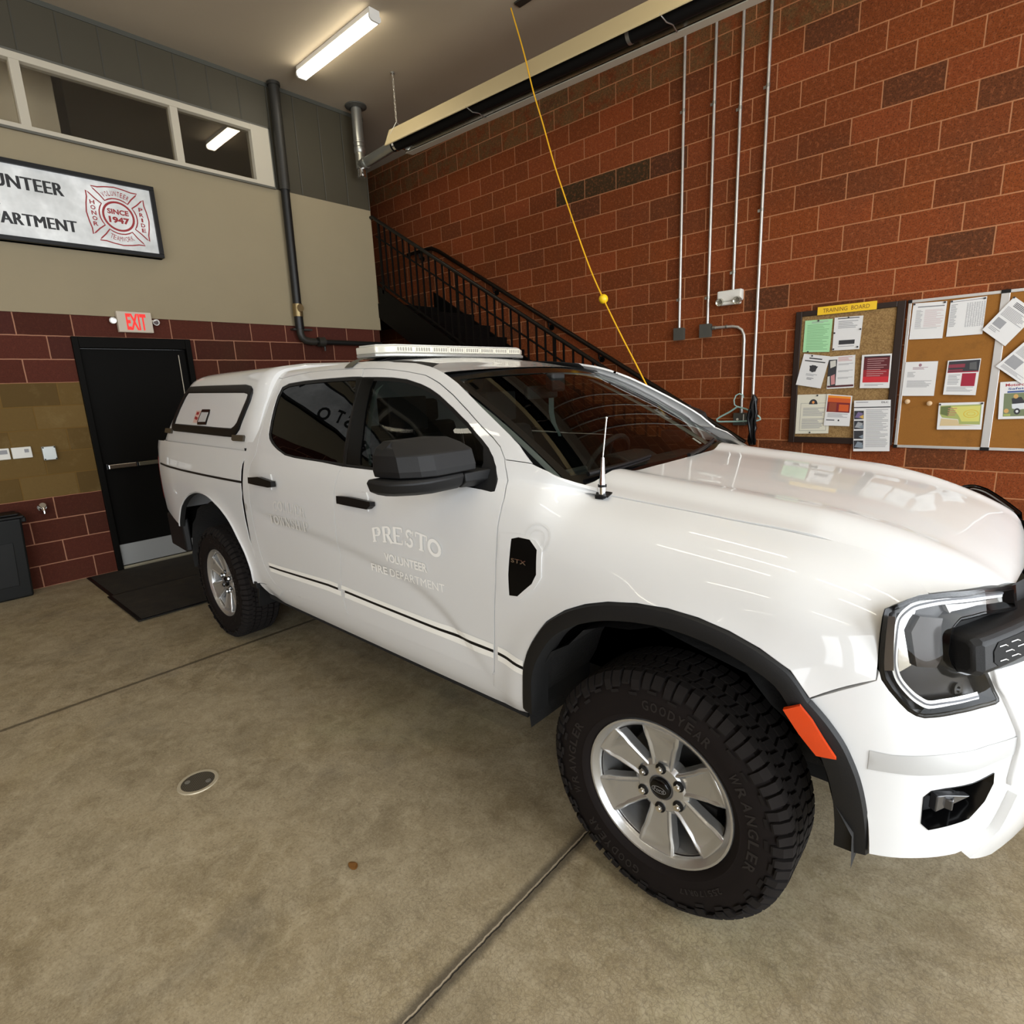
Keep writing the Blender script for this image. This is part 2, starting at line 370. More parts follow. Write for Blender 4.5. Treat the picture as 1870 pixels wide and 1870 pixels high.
# body side: per station, profile control points (half width, height), sill -> belt
ST=[
 (1.42,[(.78,.42),(.80,.50),(.815,.60),(.83,.75),(.84,.90),(.84,1.02),(.838,1.12),(.83,1.24),(.82,1.335)]),
 (1.62,[(.82,.42),(.85,.50),(.87,.60),(.885,.75),(.893,.90),(.895,1.02),(.892,1.12),(.875,1.24),(.85,1.335)]),
 (1.95,[(.86,.42),(.895,.50),(.91,.60),(.918,.75),(.922,.90),(.922,1.02),(.918,1.12),(.895,1.24),(.865,1.335)]),
 (2.58,[(.86,.42),(.90,.50),(.92,.60),(.926,.75),(.928,.90),(.926,1.02),(.92,1.12),(.896,1.24),(.865,1.335)]),
 (3.20,[(.86,.42),(.90,.50),(.92,.60),(.925,.75),(.927,.90),(.926,1.02),(.92,1.12),(.896,1.24),(.865,1.335)]),
 (3.40,[(.86,.40),(.895,.47),(.912,.56),(.918,.70),(.926,.86),(.93,1.00),(.926,1.12),(.91,1.23),(.875,1.315)]),
 (4.30,[(.86,.40),(.895,.47),(.914,.56),(.920,.70),(.930,.86),(.935,1.00),(.931,1.12),(.914,1.22),(.88,1.30)]),
 (5.10,[(.86,.40),(.895,.47),(.914,.56),(.922,.70),(.932,.86),(.935,1.00),(.925,1.12),(.895,1.22),(.84,1.295)]),
 (5.34,[(.86,.42),(.895,.48),(.916,.57),(.926,.70),(.935,.86),(.935,1.00),(.918,1.118),(.880,1.215),(.795,1.285)]),
 (5.50,[(.87,.42),(.90,.49),(.92,.58),(.930,.71),(.938,.86),(.936,.995),(.912,1.11),(.840,1.200),(.690,1.250)]),
 (5.84,[(.90,.42),(.915,.50),(.93,.60),(.938,.72),(.942,.86),(.936,.98),(.902,1.09),(.82,1.175),(.665,1.225)]),
 (6.12,[(.90,.42),(.91,.50),(.925,.60),(.932,.72),(.934,.86),(.924,.98),(.888,1.08),(.805,1.152),(.645,1.195)]),
 (6.28,[(.875,.42),(.885,.50),(.90,.60),(.908,.72),(.91,.86),(.898,.97),(.864,1.055),(.785,1.12),(.625,1.166)]),
 (6.42,[(.82,.42),(.83,.50),(.845,.60),(.853,.72),(.855,.86),(.845,.95),(.815,1.02),(.745,1.075),(.605,1.115)]),
 (6.50,[(.74,.42),(.75,.50),(.765,.60),(.77,.72),(.772,.86),(.765,.94),(.74,1.0),(.68,1.05),(.58,1.085)]),
]
_SX=[a for a,_ in ST]
CREASE=[(3.30,.985),(3.7,.955),(4.1,.925),(4.4,.895),(4.65,.855),(4.82,.80),(4.98,.70),(5.10,.60),(5.2,.5)]
def _bump(x,z):
    b=0.0
    if 3.2<x<5.3:
        cxs=[c[0] for c in CREASE]; czs=[c[1] for c in CREASE]
        zc=herm(cxs,czs,x); mm=(herm(cxs,czs,x+.02)-herm(cxs,czs,x-.02))/.04
        d=(zc-z)/math.sqrt(1+mm*mm)
        e=min(1,max(0,(x-3.28)/.25))*min(1,max(0,(5.2-x)/.25))
        if d>-0.028:
            t=(d+.028)/.056
            up=min(1,max(0,t)); up=up*up*(3-2*up)
            dn=math.exp(-max(0,d-.02)/.09)
            b-=0.012*up*dn*e
    for cx,cz,R,a in ((XF,.40,.585,.014),(XR,.40,.56,.016)):
        r=math.hypot(x-cx,z-cz)
        if z>.3: b+=a*math.exp(-((r-R)/.055)**2) if r>R else a*math.exp(-((r-R)/.08)**2)
    return b
def side(x,s,raw=False):
    h=herm(_SX,[crv([p[0] for p in pr],s) for _,pr in ST],x)
    z=herm(_SX,[crv([p[1] for p in pr],s) for _,pr in ST],x)
    if not raw: h+=_bump(x,z)
    return (x,YC-h,z)
def side_z(x,z,off=0.0,raw=False):
    lo,hi=0.0,8.0
    for _ in range(30):
        m=.5*(lo+hi)
        if side(x,m,True)[2]<z: lo=m
        else: hi=m
    p=side(x,.5*(lo+hi),raw); return (p[0],p[1]-off,z)
# greenhouse side: belt -> roof ditch
GS=[
 (3.05,[(.865,1.315),(.845,1.38),(.80,1.50),(.735,1.62),(.67,1.71),(.60,1.755),(.50,1.775)]),
 (3.40,[(.875,1.315),(.852,1.38),(.80,1.50),(.735,1.63),(.672,1.73),(.605,1.775),(.50,1.795)]),
 (4.10,[(.88,1.30),(.855,1.37),(.80,1.50),(.735,1.635),(.67,1.735),(.60,1.778),(.50,1.797)]),
 (4.60,[(.868,1.295),(.845,1.36),(.792,1.48),(.73,1.60),(.668,1.69),(.60,1.735),(.52,1.75)]),
 (5.10,[(.84,1.293),(.82,1.34),(.785,1.42),(.745,1.50),(.70,1.555),(.645,1.59),(.58,1.60)]),
 (5.45,[(.79,1.28),(.78,1.31),(.765,1.35),(.745,1.39),(.715,1.42),(.68,1.44),(.64,1.45)]),
]
_GX=[a for a,_ in GS]
def green(x,s):
    h=herm(_GX,[crv([p[0] for p in pr],s) for _,pr in GS],x)
    z=herm(_GX,[crv([p[1] for p in pr],s) for _,pr in GS],x)
    return (x,YC-h,z)
# cargo cap side
CS=[
 (1.45,[(.80,1.32),(.79,1.45),(.745,1.58),(.69,1.68),(.62,1.73),(.48,1.75)]),
 (1.75,[(.845,1.318),(.83,1.45),(.78,1.60),(.725,1.715),(.65,1.77),(.48,1.795)]),
 (2.4,[(.855,1.315),(.838,1.45),(.785,1.60),(.73,1.725),(.655,1.785),(.48,1.81)]),
 (3.3,[(.86,1.31),(.842,1.45),(.785,1.60),(.73,1.725),(.655,1.785),(.48,1.81)]),
]
_CX=[a for a,_ in CS]
def capside(x,s):
    h=herm(_CX,[crv([p[0] for p in pr],s) for _,pr in CS],x)
    z=herm(_CX,[crv([p[1] for p in pr],s) for _,pr in CS],x)
    return (x,YC-h,z)
# front face: t along plan curve (side -> centre), z
FP=[(.925,6.19),(.905,6.28),(.865,6.385),(.81,6.45),(.73,6.505),(.62,6.555),(.46,6.615),(.25,6.67),(0,6.69)]
def front(t,z):
    h=crv([p[0] for p in FP],t); x=crv([p[1] for p in FP],t)
    t_=t-1
    x+=-0.035*max(0,(z-.80)/.3)**1.3*min(1,max(0,t_)/2)   # leans back above
    x+=.045*min(1,max(0,(.86-z)/.14))*min(1,max(0,t_)/3)-.02*min(1,max(0,t_)/2)*max(0,(.56-z)/.15)**2
    return (x,YC-h,z)
# hood
HX=[5.36,5.60,5.84,6.12,6.28,6.42,6.50,6.56,6.60]
HZ=[1.292,1.268,1.246,1.217,1.190,1.152,1.120,1.085,1.05]
HP=[(0,.006),(.20,.004),(.36,.000),(.41,.006),(.455,.017),(.50,.018),(.545,.008),(.60,-.012),(.67,-.022),(.80,-.06)]
def hood(x,h):
    a=abs(h)
    k=herm([5.3,6.2,6.45,6.6],[1,1,.6,.3],x)
    return (x,YC-h,herm(HX,HZ,x)+k*herm([p[0] for p in HP],[p[1] for p in HP],a)-.055*min(1.3,max(0,(x-6.15)/.27))*(a/.67)**5)
def wind(a,b):
    # a: -1..1 across (right=+), b: 0 bottom ..1 top
    q=1-a*a
    B=(5.395+.09*q, .705*a, 1.268-.01*q); T=(4.63+.075*q,.575*a,1.678+.024*q)
    x=B[0]+(T[0]-B[0])*b; h=B[1]+(T[1]-B[1])*b; z=B[2]+(T[2]-B[2])*b
    bul=.02*4*b*(1-b)
    return (x+bul*.5, YC-h, z+bul*.8)
def roof(x,h):
    q=1-(h/.6)**2
    e=herm([3.05,3.4,4.1,4.55,4.75],[1.735,1.763,1.766,1.703,1.678],x)
    return (x,YC-h,e+.026*q)

def uni(x,s):
    if s<=8: return side(x,s)
    g=green(x,s-8); a=side(x,8); b=green(x,0); k=max(0,1-(s-8)/1.5)
    return (x,g[1]+(a[1]-b[1])*k,g[2]+(a[2]-b[2])*k)

# ================================================================ THE ROOM
def struct(name, bm, mats, parent=None, **k):
    o = link(name, bm, mats, parent, **k); o['kind'] = 'structure'; return o
bm = B(); bx(bm, -.2, XFRONT + .2, YLEFT, .2, -.2, 0); bx(bm, -4.5, -.2, -1.1, .2, -.2, 0); struct('floor', bm, 'floor', smooth=False)
bm = B(); bx(bm, -4.5, XFRONT + .2, YLEFT, .2, CEIL, CEIL + .2); struct('ceiling', bm, 'ceil', smooth=False)
bm = B(); bx(bm, -4.5, XFRONT + .2, 0, .2, 0, CEIL); struct('wall_right', bm, 'brick_right', smooth=False)
DY0, DY1 = -4.485, -3.483
bm = B()
bx(bm, -.2, 0, YLEFT, DY0, 0, 2.425); bx(bm, -.2, 0, DY1, -1.1, 0, 2.425); bx(bm, -.2, 0, DY0, DY1, 2.235, 2.425)
bx(bm, -.2, .012, YLEFT, -1.085, 2.425, 3.882, 1)
bx(bm, -.2, .004, -2.345, -1.075, 3.882, CEIL, 2); bx(bm, -.2, .004, YLEFT, -2.345, 4.476, CEIL, 2)
bx(bm, -.2, .012, YLEFT, -1.075, 4.90, CEIL, 3)
struct('wall_back', bm, ['brick_back', 'panel', 'siding', P('siding_edge_trim', (.06, .06, .048), .5)], smooth=False)
bm = B(); bx(bm, -.2, XFRONT + .2, YLEFT - .2, YLEFT, 0, CEIL); struct('wall_left', bm, 'brick_right', smooth=False)
bm = B(); ys = [.0]
for yc, w in BAYS: ys += [yc + w / 2, yc - w / 2]
ys.append(YLEFT)
for i in range(0, len(ys), 2): bx(bm, XFRONT, XFRONT + .2, ys[i + 1], ys[i], 0, CEIL)
for yc, w in BAYS: bx(bm, XFRONT, XFRONT + .2, yc - w / 2, yc + w / 2, BAY_H, CEIL)
struct('wall_front', bm, 'brick_back', smooth=False)
# upper floor seen through the glass, and the stair shaft
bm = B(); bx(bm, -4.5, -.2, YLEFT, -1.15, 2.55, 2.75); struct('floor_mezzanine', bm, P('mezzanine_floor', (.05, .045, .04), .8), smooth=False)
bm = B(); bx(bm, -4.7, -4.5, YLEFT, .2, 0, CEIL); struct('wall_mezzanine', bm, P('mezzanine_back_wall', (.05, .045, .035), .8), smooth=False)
bm = B(); bx(bm, -.9, -.8, -7.2, -3.98, 2.75, CEIL); bx(bm, -1.9, -.8, -4.06, -3.98, 2.75, CEIL); struct('wall_partition', bm, P('mezzanine_partition', (.75, .70, .60), .8), smooth=False)
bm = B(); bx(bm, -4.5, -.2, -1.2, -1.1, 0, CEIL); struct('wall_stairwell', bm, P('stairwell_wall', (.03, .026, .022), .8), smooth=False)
# window band
wr = empty('window_1', (0, -4.0, 3.89)); wr['kind'] = 'structure'
bm = B()
bx(bm, -.08, .03, -9.0, -2.35, 4.418, 4.474); bx(bm, -.08, .03, -9.0, -2.35, 3.892, 3.932); bx(bm, -.08, .032, -2.545, -2.348, 3.891, 4.475)
for y in (-3.295, -4.49, -5.69, -6.89, -8.09): bx(bm, -.07, .026, y - .035, y + .035, 3.93, 4.42)
link('window_frame', bm, 'cream', wr, smooth=False, bevel=.003)
for a, b in ((-3.26, -2.545), (-4.455, -3.33), (-5.655, -4.525), (-6.855, -5.725), (-8.055, -6.925)):
    bm = B(); bx(bm, -.03, -.024, a, b, 3.93, 4.42); link('window_pane', bm, glass_mat('window_glass', (.85, .82, .76), 0, 1.5) if 'wg' not in MAT else MAT['wg'], wr, smooth=False)
    MAT['wg'] = bpy.data.materials['window_glass']
bm = B(); bx(bm, .03, .045, -9.0, -2.34, 3.872, 3.892); bx(bm, .004, .03, -2.35, -2.335, 3.885, 4.49); bx(bm, .004, .03, -9, -2.335, 4.474, 4.49); struct('trim_1', bm, P('window_edge_trim', (.10, .095, .075), .6), smooth=False)  # narrow trim strips along the edges of the window band
# door
dr = empty('door_1', (0, -3.98, 0)); dr['kind'] = 'structure'
bm = B(); bx(bm, -.17, .03, DY0, DY0 + .05, 0, 2.235); bx(bm, -.17, .03, DY1 - .05, DY1, 0, 2.235); bx(bm, -.165, .027, DY0 + .05, DY1 - .05, 2.135, 2.235); link('door_frame', bm, 'door_paint', dr, smooth=False, bevel=.004)
bm = B(); bx(bm, -.07, -.025, DY0 + .05, DY1 - .05, .015, 2.13); link('door_leaf', bm, 'door_paint', dr, smooth=False, bevel=.003)
bm = B(); bx(bm, -.025, .035, -4.415, -4.39, 1.0, 1.06, 1); bx(bm, .0, .055, -4.40, -4.165, 1.005, 1.05, 0); bx(bm, -.01, .05, -4.165, -4.145, 1.005, 1.05, 1); bx(bm, -.01, .045, -4.145, -3.62, 1.008, 1.048, 2)
link('panic_bar', bm, ['chrome', 'black_plastic', P('bar_bronze', (.10, .09, .06), .4, .5)], dr, smooth=False, bevel=.006)
bm = B(); bx(bm, -.025, -.02, DY0 + .06, DY1 - .06, .035, .245); link('kick_plate', bm, P('brushed_plate', (.42, .42, .40), .4, .6), dr, smooth=False)
bm = B(); bx(bm, -.17, .02, DY0 + .05, DY1 - .05, 0, .014); bx(bm, -.02, .005, DY0 + .05, DY1 - .05, .014, .028); link('threshold', bm, P('threshold_brass', (.42, .38, .28), .4, .6), dr, smooth=False)
bm = B(); cyl(bm, (-.022, -3.60, 2.08), (-.022, -3.60, 1.60), .004, seg=8); link('weather_strip', bm, 'cream', dr)
# exit sign
ex = empty('exit_sign', (.02, -3.96, 2.38), 'lit white sign reading EXIT above the dark door', 'sign')
bm = B(); bx(bm, .012, .06, -4.105, -3.813, 2.284, 2.473); link('housing', bm, P('exit_face', (.42, .36, .28), .4, emis=(1, .85, .65), estr=.08), ex, smooth=False, bevel=.004)
bm = B(); put_text(bm, 'EXIT', lambda u, v: (.0612, u, v), bold=.035, fit=(-4.035, -3.865, 2.305, 2.455)); link('lettering', bm, P('exit_red', (.5, .01, .008), .5, emis=(1, .02, .012), estr=.62), ex, smooth=False)
for s in (-1, 1):
    y = -3.959 + s * .178
    bm = B(); cyl(bm, (.03, y - s * .03, 2.40), (.03, y, 2.395), .008); cyl(bm, (.01, y, 2.395), (.06, y + s * .004, 2.385), .02, .03); cyl(bm, (.06, y, 2.385), (.063, y, 2.385), .022, k=1)
    link('lamp_head', bm, ['white_plastic', 'chrome'], ex)
# ceiling lamps
def lamp(x, y, label, H=.64):
    r = empty('ceiling_lamp', (x, y, CEIL), label, 'lamp', 'fluorescent ceiling lamps')
    bm = B(); bx(bm, x - H - .015, x + H + .015, y - .055, y + .055, CEIL - .055, CEIL - .001); link('housing', bm, 'white_plastic', r, smooth=False, bevel=.004)
    bm = B(); prof = [(-.058, -.05), (-.058, -.082), (-.04, -.10), (.04, -.10), (.058, -.082), (.058, -.05)]
    prism(bm, [(x - H, y + a, CEIL + b) for a, b in prof], (2 * H, 0, 0)); link('diffuser', bm, P('lamp_diffuser', (.9, .9, .85), .4, emis=(1, .93, .76), estr=LAMP_STRENGTH), r, smooth=False)
    for s in (-1, 1):
        bm = B(); prism(bm, [(x + s * H, y + a * 1.04, CEIL + b * 1.03) for a, b in prof], (s * .02, 0, 0)); link('end_cap', bm, 'white_plastic', r, smooth=False)
    return r
lamp(1.18, -2.165, 'lit fluorescent lamp on the ceiling near the back wall')
for x, y in ((5.2, -2.11), (1.195, -8.1), (5.2, -8.1), (1.195, -14), (5.2, -14), (5.2, -5.1), (8.2, -2.11), (8.2, -5.1), (8.2, -8.1), (5.7, -3.7), (7.5, -3.7)):  # unseen bay lamps; several near the truck are added to brighten its hood
    lamp(x, y, 'unseen ceiling lamp out in the bays, where several are added to brighten the truck')
lamp(-.42, -5.45, 'small unseen lamp added on the upper floor to brighten the partition', .28)  # added lamp out of view, brightens the partition wall behind the glass
# wall sign
sg = empty('department_sign', (.05, -5.2, 3.32), 'backlit white fire department sign with red emblem on the tan panel', 'sign')
SY0, SY1, SZ0, SZ1 = -7.95, -3.622, 2.985, 3.618
bm = B(); bx(bm, .014, .085, SY0, SY1, SZ0, SZ1, 0)
bx(bm, .012, .115, SY0, SY1, SZ1 - .035, SZ1); bx(bm, .012, .115, SY0, SY1, SZ0, SZ0 + .035); bx(bm, .012, .115, SY0, SY0 + .035, SZ0 + .035, SZ1 - .035); bx(bm, .012, .115, SY1 - .035, SY1, SZ0 + .035, SZ1 - .035)
link('frame', bm, 'black_plastic', sg, smooth=False, bevel=.003)
def sign_face():
    m, nt, b = newmat('sign_face'); t = NT(nt); g = t.n('ShaderNodeNewGeometry')
    n = t.noise(g.outputs['Position'], 3.2, 4, .6); c = t.ramp(n, [(.3, (.42, .43, .42)), (.55, (.60, .61, .60)), (.75, (.82, .83, .82))])
    t.link(c, b.inputs['Base Color']); t.link(c, b.inputs['Emission Color']); b.inputs['Emission Strength'].default_value = .24; b.inputs['Roughness'].default_value = .25; return m
bm = B(); bx(bm, .085, .0855, SY0 + .035, SY1 - .035, SZ0 + .035, SZ1 - .035); link('face', bm, sign_face(), sg, smooth=False)
sf = lambda u, v: (.0862, u, v)
bm = B()
P('sign_black', (.006, .006, .007), .5)
for t_, ft in (('VOLUNTEER', (-5.06, -4.343, 3.400, 3.502)), ('FIRE', (-5.10, -4.795, 3.258, 3.348)), ('DEPARTMENT', (-5.00, -4.292, 3.118, 3.210))):
    bm = B(); [put_text(bm, t_, lambda u, v, d=d: (.0862 + .0003 * abs(d), u + d * .0035, v), bold=0, fit=ft, space=1.04) for d in (-1, 0, 2)]; link('lettering', bm, bpy.data.materials['sign_black'], sg, smooth=False)
def arc_text(bm, s, f, cx, cz, r, a0, a1, h, inward=False, bold=.03, k=0, size=None):
    n = len(s)
    for i, ch in enumerate(s):
        if ch == ' ': continue
        a = a0 + (a1 - a0) * (i + .5) / n
        w = abs(a1 - a0) * r / n * .80
        def g(u, v, a=a):
            if inward: rr = r - v; return f(cx + math.cos(a) * rr + math.sin(a) * -u * -1 * -1, cz + math.sin(a) * rr - math.cos(a) * -u * -1 * -1) if False else f(cx + (r - v) * math.cos(a) - u * math.sin(a), cz + (r - v) * math.sin(a) + u * math.cos(a))
            return f(cx + (r + v) * math.cos(a) + u * math.sin(a), cz + (r + v) * math.sin(a) - u * math.cos(a))
        ww = w * (.45 if ch in 'I1' else 1)
        put_text(bm, ch, g, bold=bold, fit=(-ww / 2, ww / 2, 0, h), k=k)
def emblem(bm, cy, cz, R):
    # cross of four flared arms around a ring, with words on each arm
    q = []
    ring = [(cy + math.cos(t) * R * .48, cz + math.sin(t) * R * .48) for t in [2 * PI * i / 40 for i in range(40)]]
    q += ribbon2(ring, R * .07, True)
    for k in range(4):
        a = k * PI / 2; c, s = math.cos(a), math.sin(a)
        loc = [(-.25, .46), (.25, .46), (.36, .62)] if False else None
        pts = [(-.36, .48), (-.50, .66), (-.66, .82), (-.72, .90), (-.52, .90), (-.30, .95), (0, .99), (.30, .95), (.52, .90), (.72, .90), (.66, .82), (.50, .66), (.36, .48), (.25, .545), (.12, .59), (0, .60), (-.12, .59), (-.25, .545)]
        rot = [(cy + R * (x * c - y * s), cz + R * (x * s + y * c)) for x, y in pts]
        q += ribbon2(rot, R * .042, True)
    put_quads(bm, q, sf)
    arc_text(bm, 'VOLUNTEER', sf, cy, cz, R * .69, PI / 2 + .58, PI / 2 - .58, R * .17, bold=.012)
    arc_text(bm, 'TEAMWORK', sf, cy, cz, R * .86, -PI / 2 - .50, -PI / 2 + .50, R * .17, True, bold=0)
    for i, ch in enumerate('HONOR'): put_text(bm, ch, sf, bold=.03, fit=(cy - R * .84, cy - R * .69, cz + R * (.36 - .18 * i) - R * .07, cz + R * (.36 - .18 * i) + R * .07))
    for i, ch in enumerate('PRIDE'):
        w = .03 if ch == 'I' else .07
        put_text(bm, ch, sf, bold=.03, fit=(cy + R * (.765 - w), cy + R * (.765 + w), cz + R * (.36 - .18 * i) - R * .07, cz + R * (.36 - .18 * i) + R * .07))
    put_text(bm, 'SINCE', sf, bold=.04, fit=(cy - R * .34, cy + R * .34, cz + R * .06, cz + R * .24)); put_text(bm, '1947', sf, bold=.05, fit=(cy - R * .33, cy + R * .33, cz - R * .24, cz - R * .02))
bm = B(); emblem(bm, -3.948, 3.308, .250); link('emblem', bm, 'red_paint', sg, smooth=False)
bm = B(); emblem(bm, -7.66, 3.308, .250); link('emblem', bm, 'red_paint', sg, smooth=False)
bm = B(); arc_text(bm, 'PRESTO', sf, -6.45, 2.2, .98, PI / 2 + .72, PI / 2 - .72, .26, bold=.03); link('lettering', bm, bpy.data.materials['sign_black'], sg, smooth=False)
# standpipe on the back wall
sp = empty('standpipe', (.07, -2.21, 2.24), 'dark vertical pipe with brass valve running down the back wall', 'pipe')
bm = B(); cyl(bm, (.082, -2.250, 4.935), (.082, -2.260, 3.87), .057, seg=24); cyl(bm, (.082, -2.250, 4.93), (.082, -2.250, 4.90), .068, seg=24); link('upper_pipe', bm, 'dark_pipe', sp)
bm = B(); cyl(bm, (.082, -2.260, 3.88), (.082, -2.277, 2.66), .048, seg=24); cyl(bm, (.082, -2.280, 2.52), (.082, -2.280, 2.38), .05, seg=24); link('lower_pipe', bm, 'black_iron', sp)
bm = B(); cyl(bm, (.082, -2.277, 2.66), (.082, -2.280, 2.52), .056, seg=24); cyl(bm, (.082, -2.280, 2.61), (.15, -2.280, 2.61), .015); cyl(bm, (.15, -2.280, 2.61), (.158, -2.280, 2.61), .04); link('valve', bm, P('old_brass', (.28, .21, .10), .35, .8), sp)
bm = B(); tube(bm, [(.082, -2.280, 2.40), (.082, -2.280, 2.33), (.082, -2.265, 2.285), (.082, -2.225, 2.255), (.082, -2.165, 2.245), (.082, -2.095, 2.243)], .042, 16); link('elbow', bm, 'dark_pipe', sp)
bm = B(); cyl(bm, (.082, -2.105, 2.243), (.082, -1.15, 2.235), .03, seg=16); link('branch_pipe', bm, 'black_iron', sp)
bm = B(); cyl(bm, (.082, -2.065, 2.243), (.082, -1.98, 2.243), .055, seg=20); cyl(bm, (.082, -1.98, 2.30), (.082, -1.98, 2.14), .012); link('coupling', bm, 'dark_pipe', sp)
bm = B(); bx(bm, .014, .08, -2.36, -2.12, 2.37, 2.39); link('bracket', bm, 'dark_pipe', sp)
# small things on the back wall
def wallplate(name, y0, y1, z0, z1, label, cat, mat, d=.02, grp=None, extra=None):
    r = empty(name, (0, (y0 + y1) / 2, (z0 + z1) / 2), label, cat, grp)
    bm = B(); bx(bm, .001, d, y0, y1, z0, z1); link('cover', bm, mat, r, smooth=False, bevel=.005)
    if extra: extra(r)
    return r
def ex1(r):
    bm = B(); bx(bm, .02, .023, -4.985, -4.955, 1.235, 1.265); link('switch', bm, 'ink_light', r, smooth=False)
def ex2(r):
    bm = B(); bx(bm, .02, .023, -5.15, -5.10, 1.235, 1.27); link('switch', bm, 'ink_light', r, smooth=False)
wallplate('switch_plate', -5.071, -4.935, 1.187, 1.284, 'cream switch plate between another plate and a metal box', 'plate', 'white_plastic', extra=ex1, grp='plates on the tan blocks')
wallplate('switch_plate', -5.22, -5.084, 1.187, 1.284, 'cream switch plate cut by the left edge of the photo', 'plate', 'white_plastic', extra=ex2, grp='plates on the tan blocks')
def ex3(r):
    for a in (-4.858, -4.777):
        for c in (1.16, 1.263): bm = B(); cyl(bm, (.045, a, c), (.049, a, c), .006, seg=8); link('screw', bm, 'dark_steel', r)
wallplate('junction_box', -4.866, -4.769, 1.151, 1.272, 'square galvanised junction box on tan blocks left of the door', 'junction box', P('galvanised_lid', (.50, .52, .50), .35, .4), .045, extra=ex3)
hb = empty('hose_bib', (0, -4.953, .715), 'small chrome hose bib on red blocks beside the black bin', 'tap')
bm = B(); cyl(bm, (0, -4.953, .735), (.012, -4.953, .735), .035, seg=20); cyl(bm, (0, -4.953, .735), (.07, -4.953, .735), .014, seg=14); link('valve_body', bm, 'chrome', hb)
bm = B(); tube(bm, [(.06, -4.953, .735), (.085, -4.953, .73), (.095, -4.953, .705), (.095, -4.953, .685)], .013, 12); link('spout', bm, 'chrome', hb)
bm = B(); lathe(bm, [(0, .0), (.024, .0), (.028, .006), (.024, .012), (0, .012)], (.07, -4.953, .755), (1, 0, .6), 16); link('wheel_handle', bm, 'chrome', hb)
# black bin
bn = empty('storage_bin', (.2, -5.45, 0), 'black plastic wheeled bin with dark lid against the back wall', 'bin')
bm = B(); w0, w1 = -5.80, -5.135
A = [(.05, w0 + .04, 0), (.21, w0 + .04, 0), (.21, w1 - .03, 0), (.05, w1 - .03, 0)]; C = [(.03, w0, .70), (.25, w0, .70), (.25, w1, .70), (.03, w1, .70)]
va = [bm.verts.new(p) for p in A]; vc = [bm.verts.new(p) for p in C]; bm.faces.new(va[::-1]); bm.faces.new(vc)
for i in range(4): bm.faces.new((va[i], va[(i + 1) % 4], vc[(i + 1) % 4], vc[i]))
link('body', bm, P('bin_plastic', (.006, .0065, .006), .5, spec=.3), bn, smooth=False, bevel=.015)
bm = B(); bx(bm, .02, .27, w0 - .02, w1 + .02, .70, .725); bx(bm, .04, .25, w0, w1 - .01, .725, .745); link('lid', bm, 'black_plastic', bn, smooth=False, bevel=.01)
bm = B(); prism(bm, [(.222, w0 + .1, .12), (.222, w1 - .11, .12), (.239, w1 - .09, .50), (.239, w0 + .1, .50)], (.006, 0, 0)); link('front_panel', bm, P('bin_panel', (.010, .0105, .010), .5, spec=.3), bn, smooth=False, bevel=.004)
bm = B(); bx(bm, .06, .20, w1 - .02, w1 + .035, .655, .70); link('handle', bm, 'black_plastic', bn, smooth=False, bevel=.008)
# floor mats
def mat_mat():
    m, nt, b = newmat('mat_rubber'); t = NT(nt); g = t.n('ShaderNodeNewGeometry'); n = t.noise(g.outputs['Position'], 7, 6, .7); n2 = t.noise(g.outputs['Position'], 200, 2)
    c = t.ramp(n, [(.35, (.013, .010, .006)), (.6, (.025, .019, .011)), (.8, (.045, .035, .022))]); t.link(c, b.inputs['Base Color']); b.inputs['Roughness'].default_value = .9
    t.bump(n2, b, .6, .004); return m
MAT['mat_rubber'] = mat_mat()
def mat(x0, x1, y0, y1, z, label):
    r = empty('floor_mat', ((x0 + x1) / 2, (y0 + y1) / 2, 0), label, 'mat', 'mats at the back door')
    bm = B(); bx(bm, x0, x1, y0, y1, z, z + .008); link('border', bm, 'black_plastic', r, smooth=False, bevel=.003)
    bm = B(); bx(bm, x0 + .03, x1 - .03, y0 + .03, y1 - .03, z + .008, z + .011); link('pile', bm, 'mat_rubber', r, smooth=False)
mat(.03, .93, -4.75, -3.45, 0, 'dark door mat lying right against the doorway')
mat(.88, 1.745, -4.775, -3.3, .009, 'dark brown mat nearer the camera beside the rear wheel')
# floor drain
dn = empty('floor_drain', (4.05, -5.17, 0), 'small round perforated floor drain with pale rim in the concrete', 'drain')
bm = B(); lathe(bm, [(.066, 0), (.066, .004), (.079, .004), (.081, 0)], (4.05, -5.17, 0), seg=40); link('rim', bm, P('drain_rim', (.48, .42, .30), .5, .3), dn)
def drain_mat():
    m, nt, b = newmat('drain_grate'); t = NT(nt); g = t.n('ShaderNodeNewGeometry'); sp = t.n('ShaderNodeSeparateXYZ'); t.link(g.outputs['Position'], sp.inputs[0])
    a = t.m('SINE', t.m('MULTIPLY', t.m('ADD', sp.outputs[0], sp.outputs[1]), 480.0)); c = t.m('SINE', t.m('MULTIPLY', t.m('SUBTRACT', sp.outputs[0], sp.outputs[1]), 480.0))
    h = t.m('MULTIPLY', t.m('GREATER_THAN', a, .1), t.m('GREATER_THAN', c, .1)); t.link(t.mix(h, (.07, .058, .038), (.006, .006, .006)), b.inputs['Base Color']); b.inputs['Roughness'].default_value = .6; return m
bm = B(); cyl(bm, (4.05, -5.17, .0), (4.05, -5.17, .003), .067, seg=40); link('grate', bm, drain_mat(), dn)
for s in (-1, 1):
    bm = B(); cyl(bm, (4.05 + s * .03, -5.17 + s * .032, .003), (4.05 + s * .03, -5.17 + s * .032, .005), .011, seg=16); link('screw', bm, 'steel', dn)
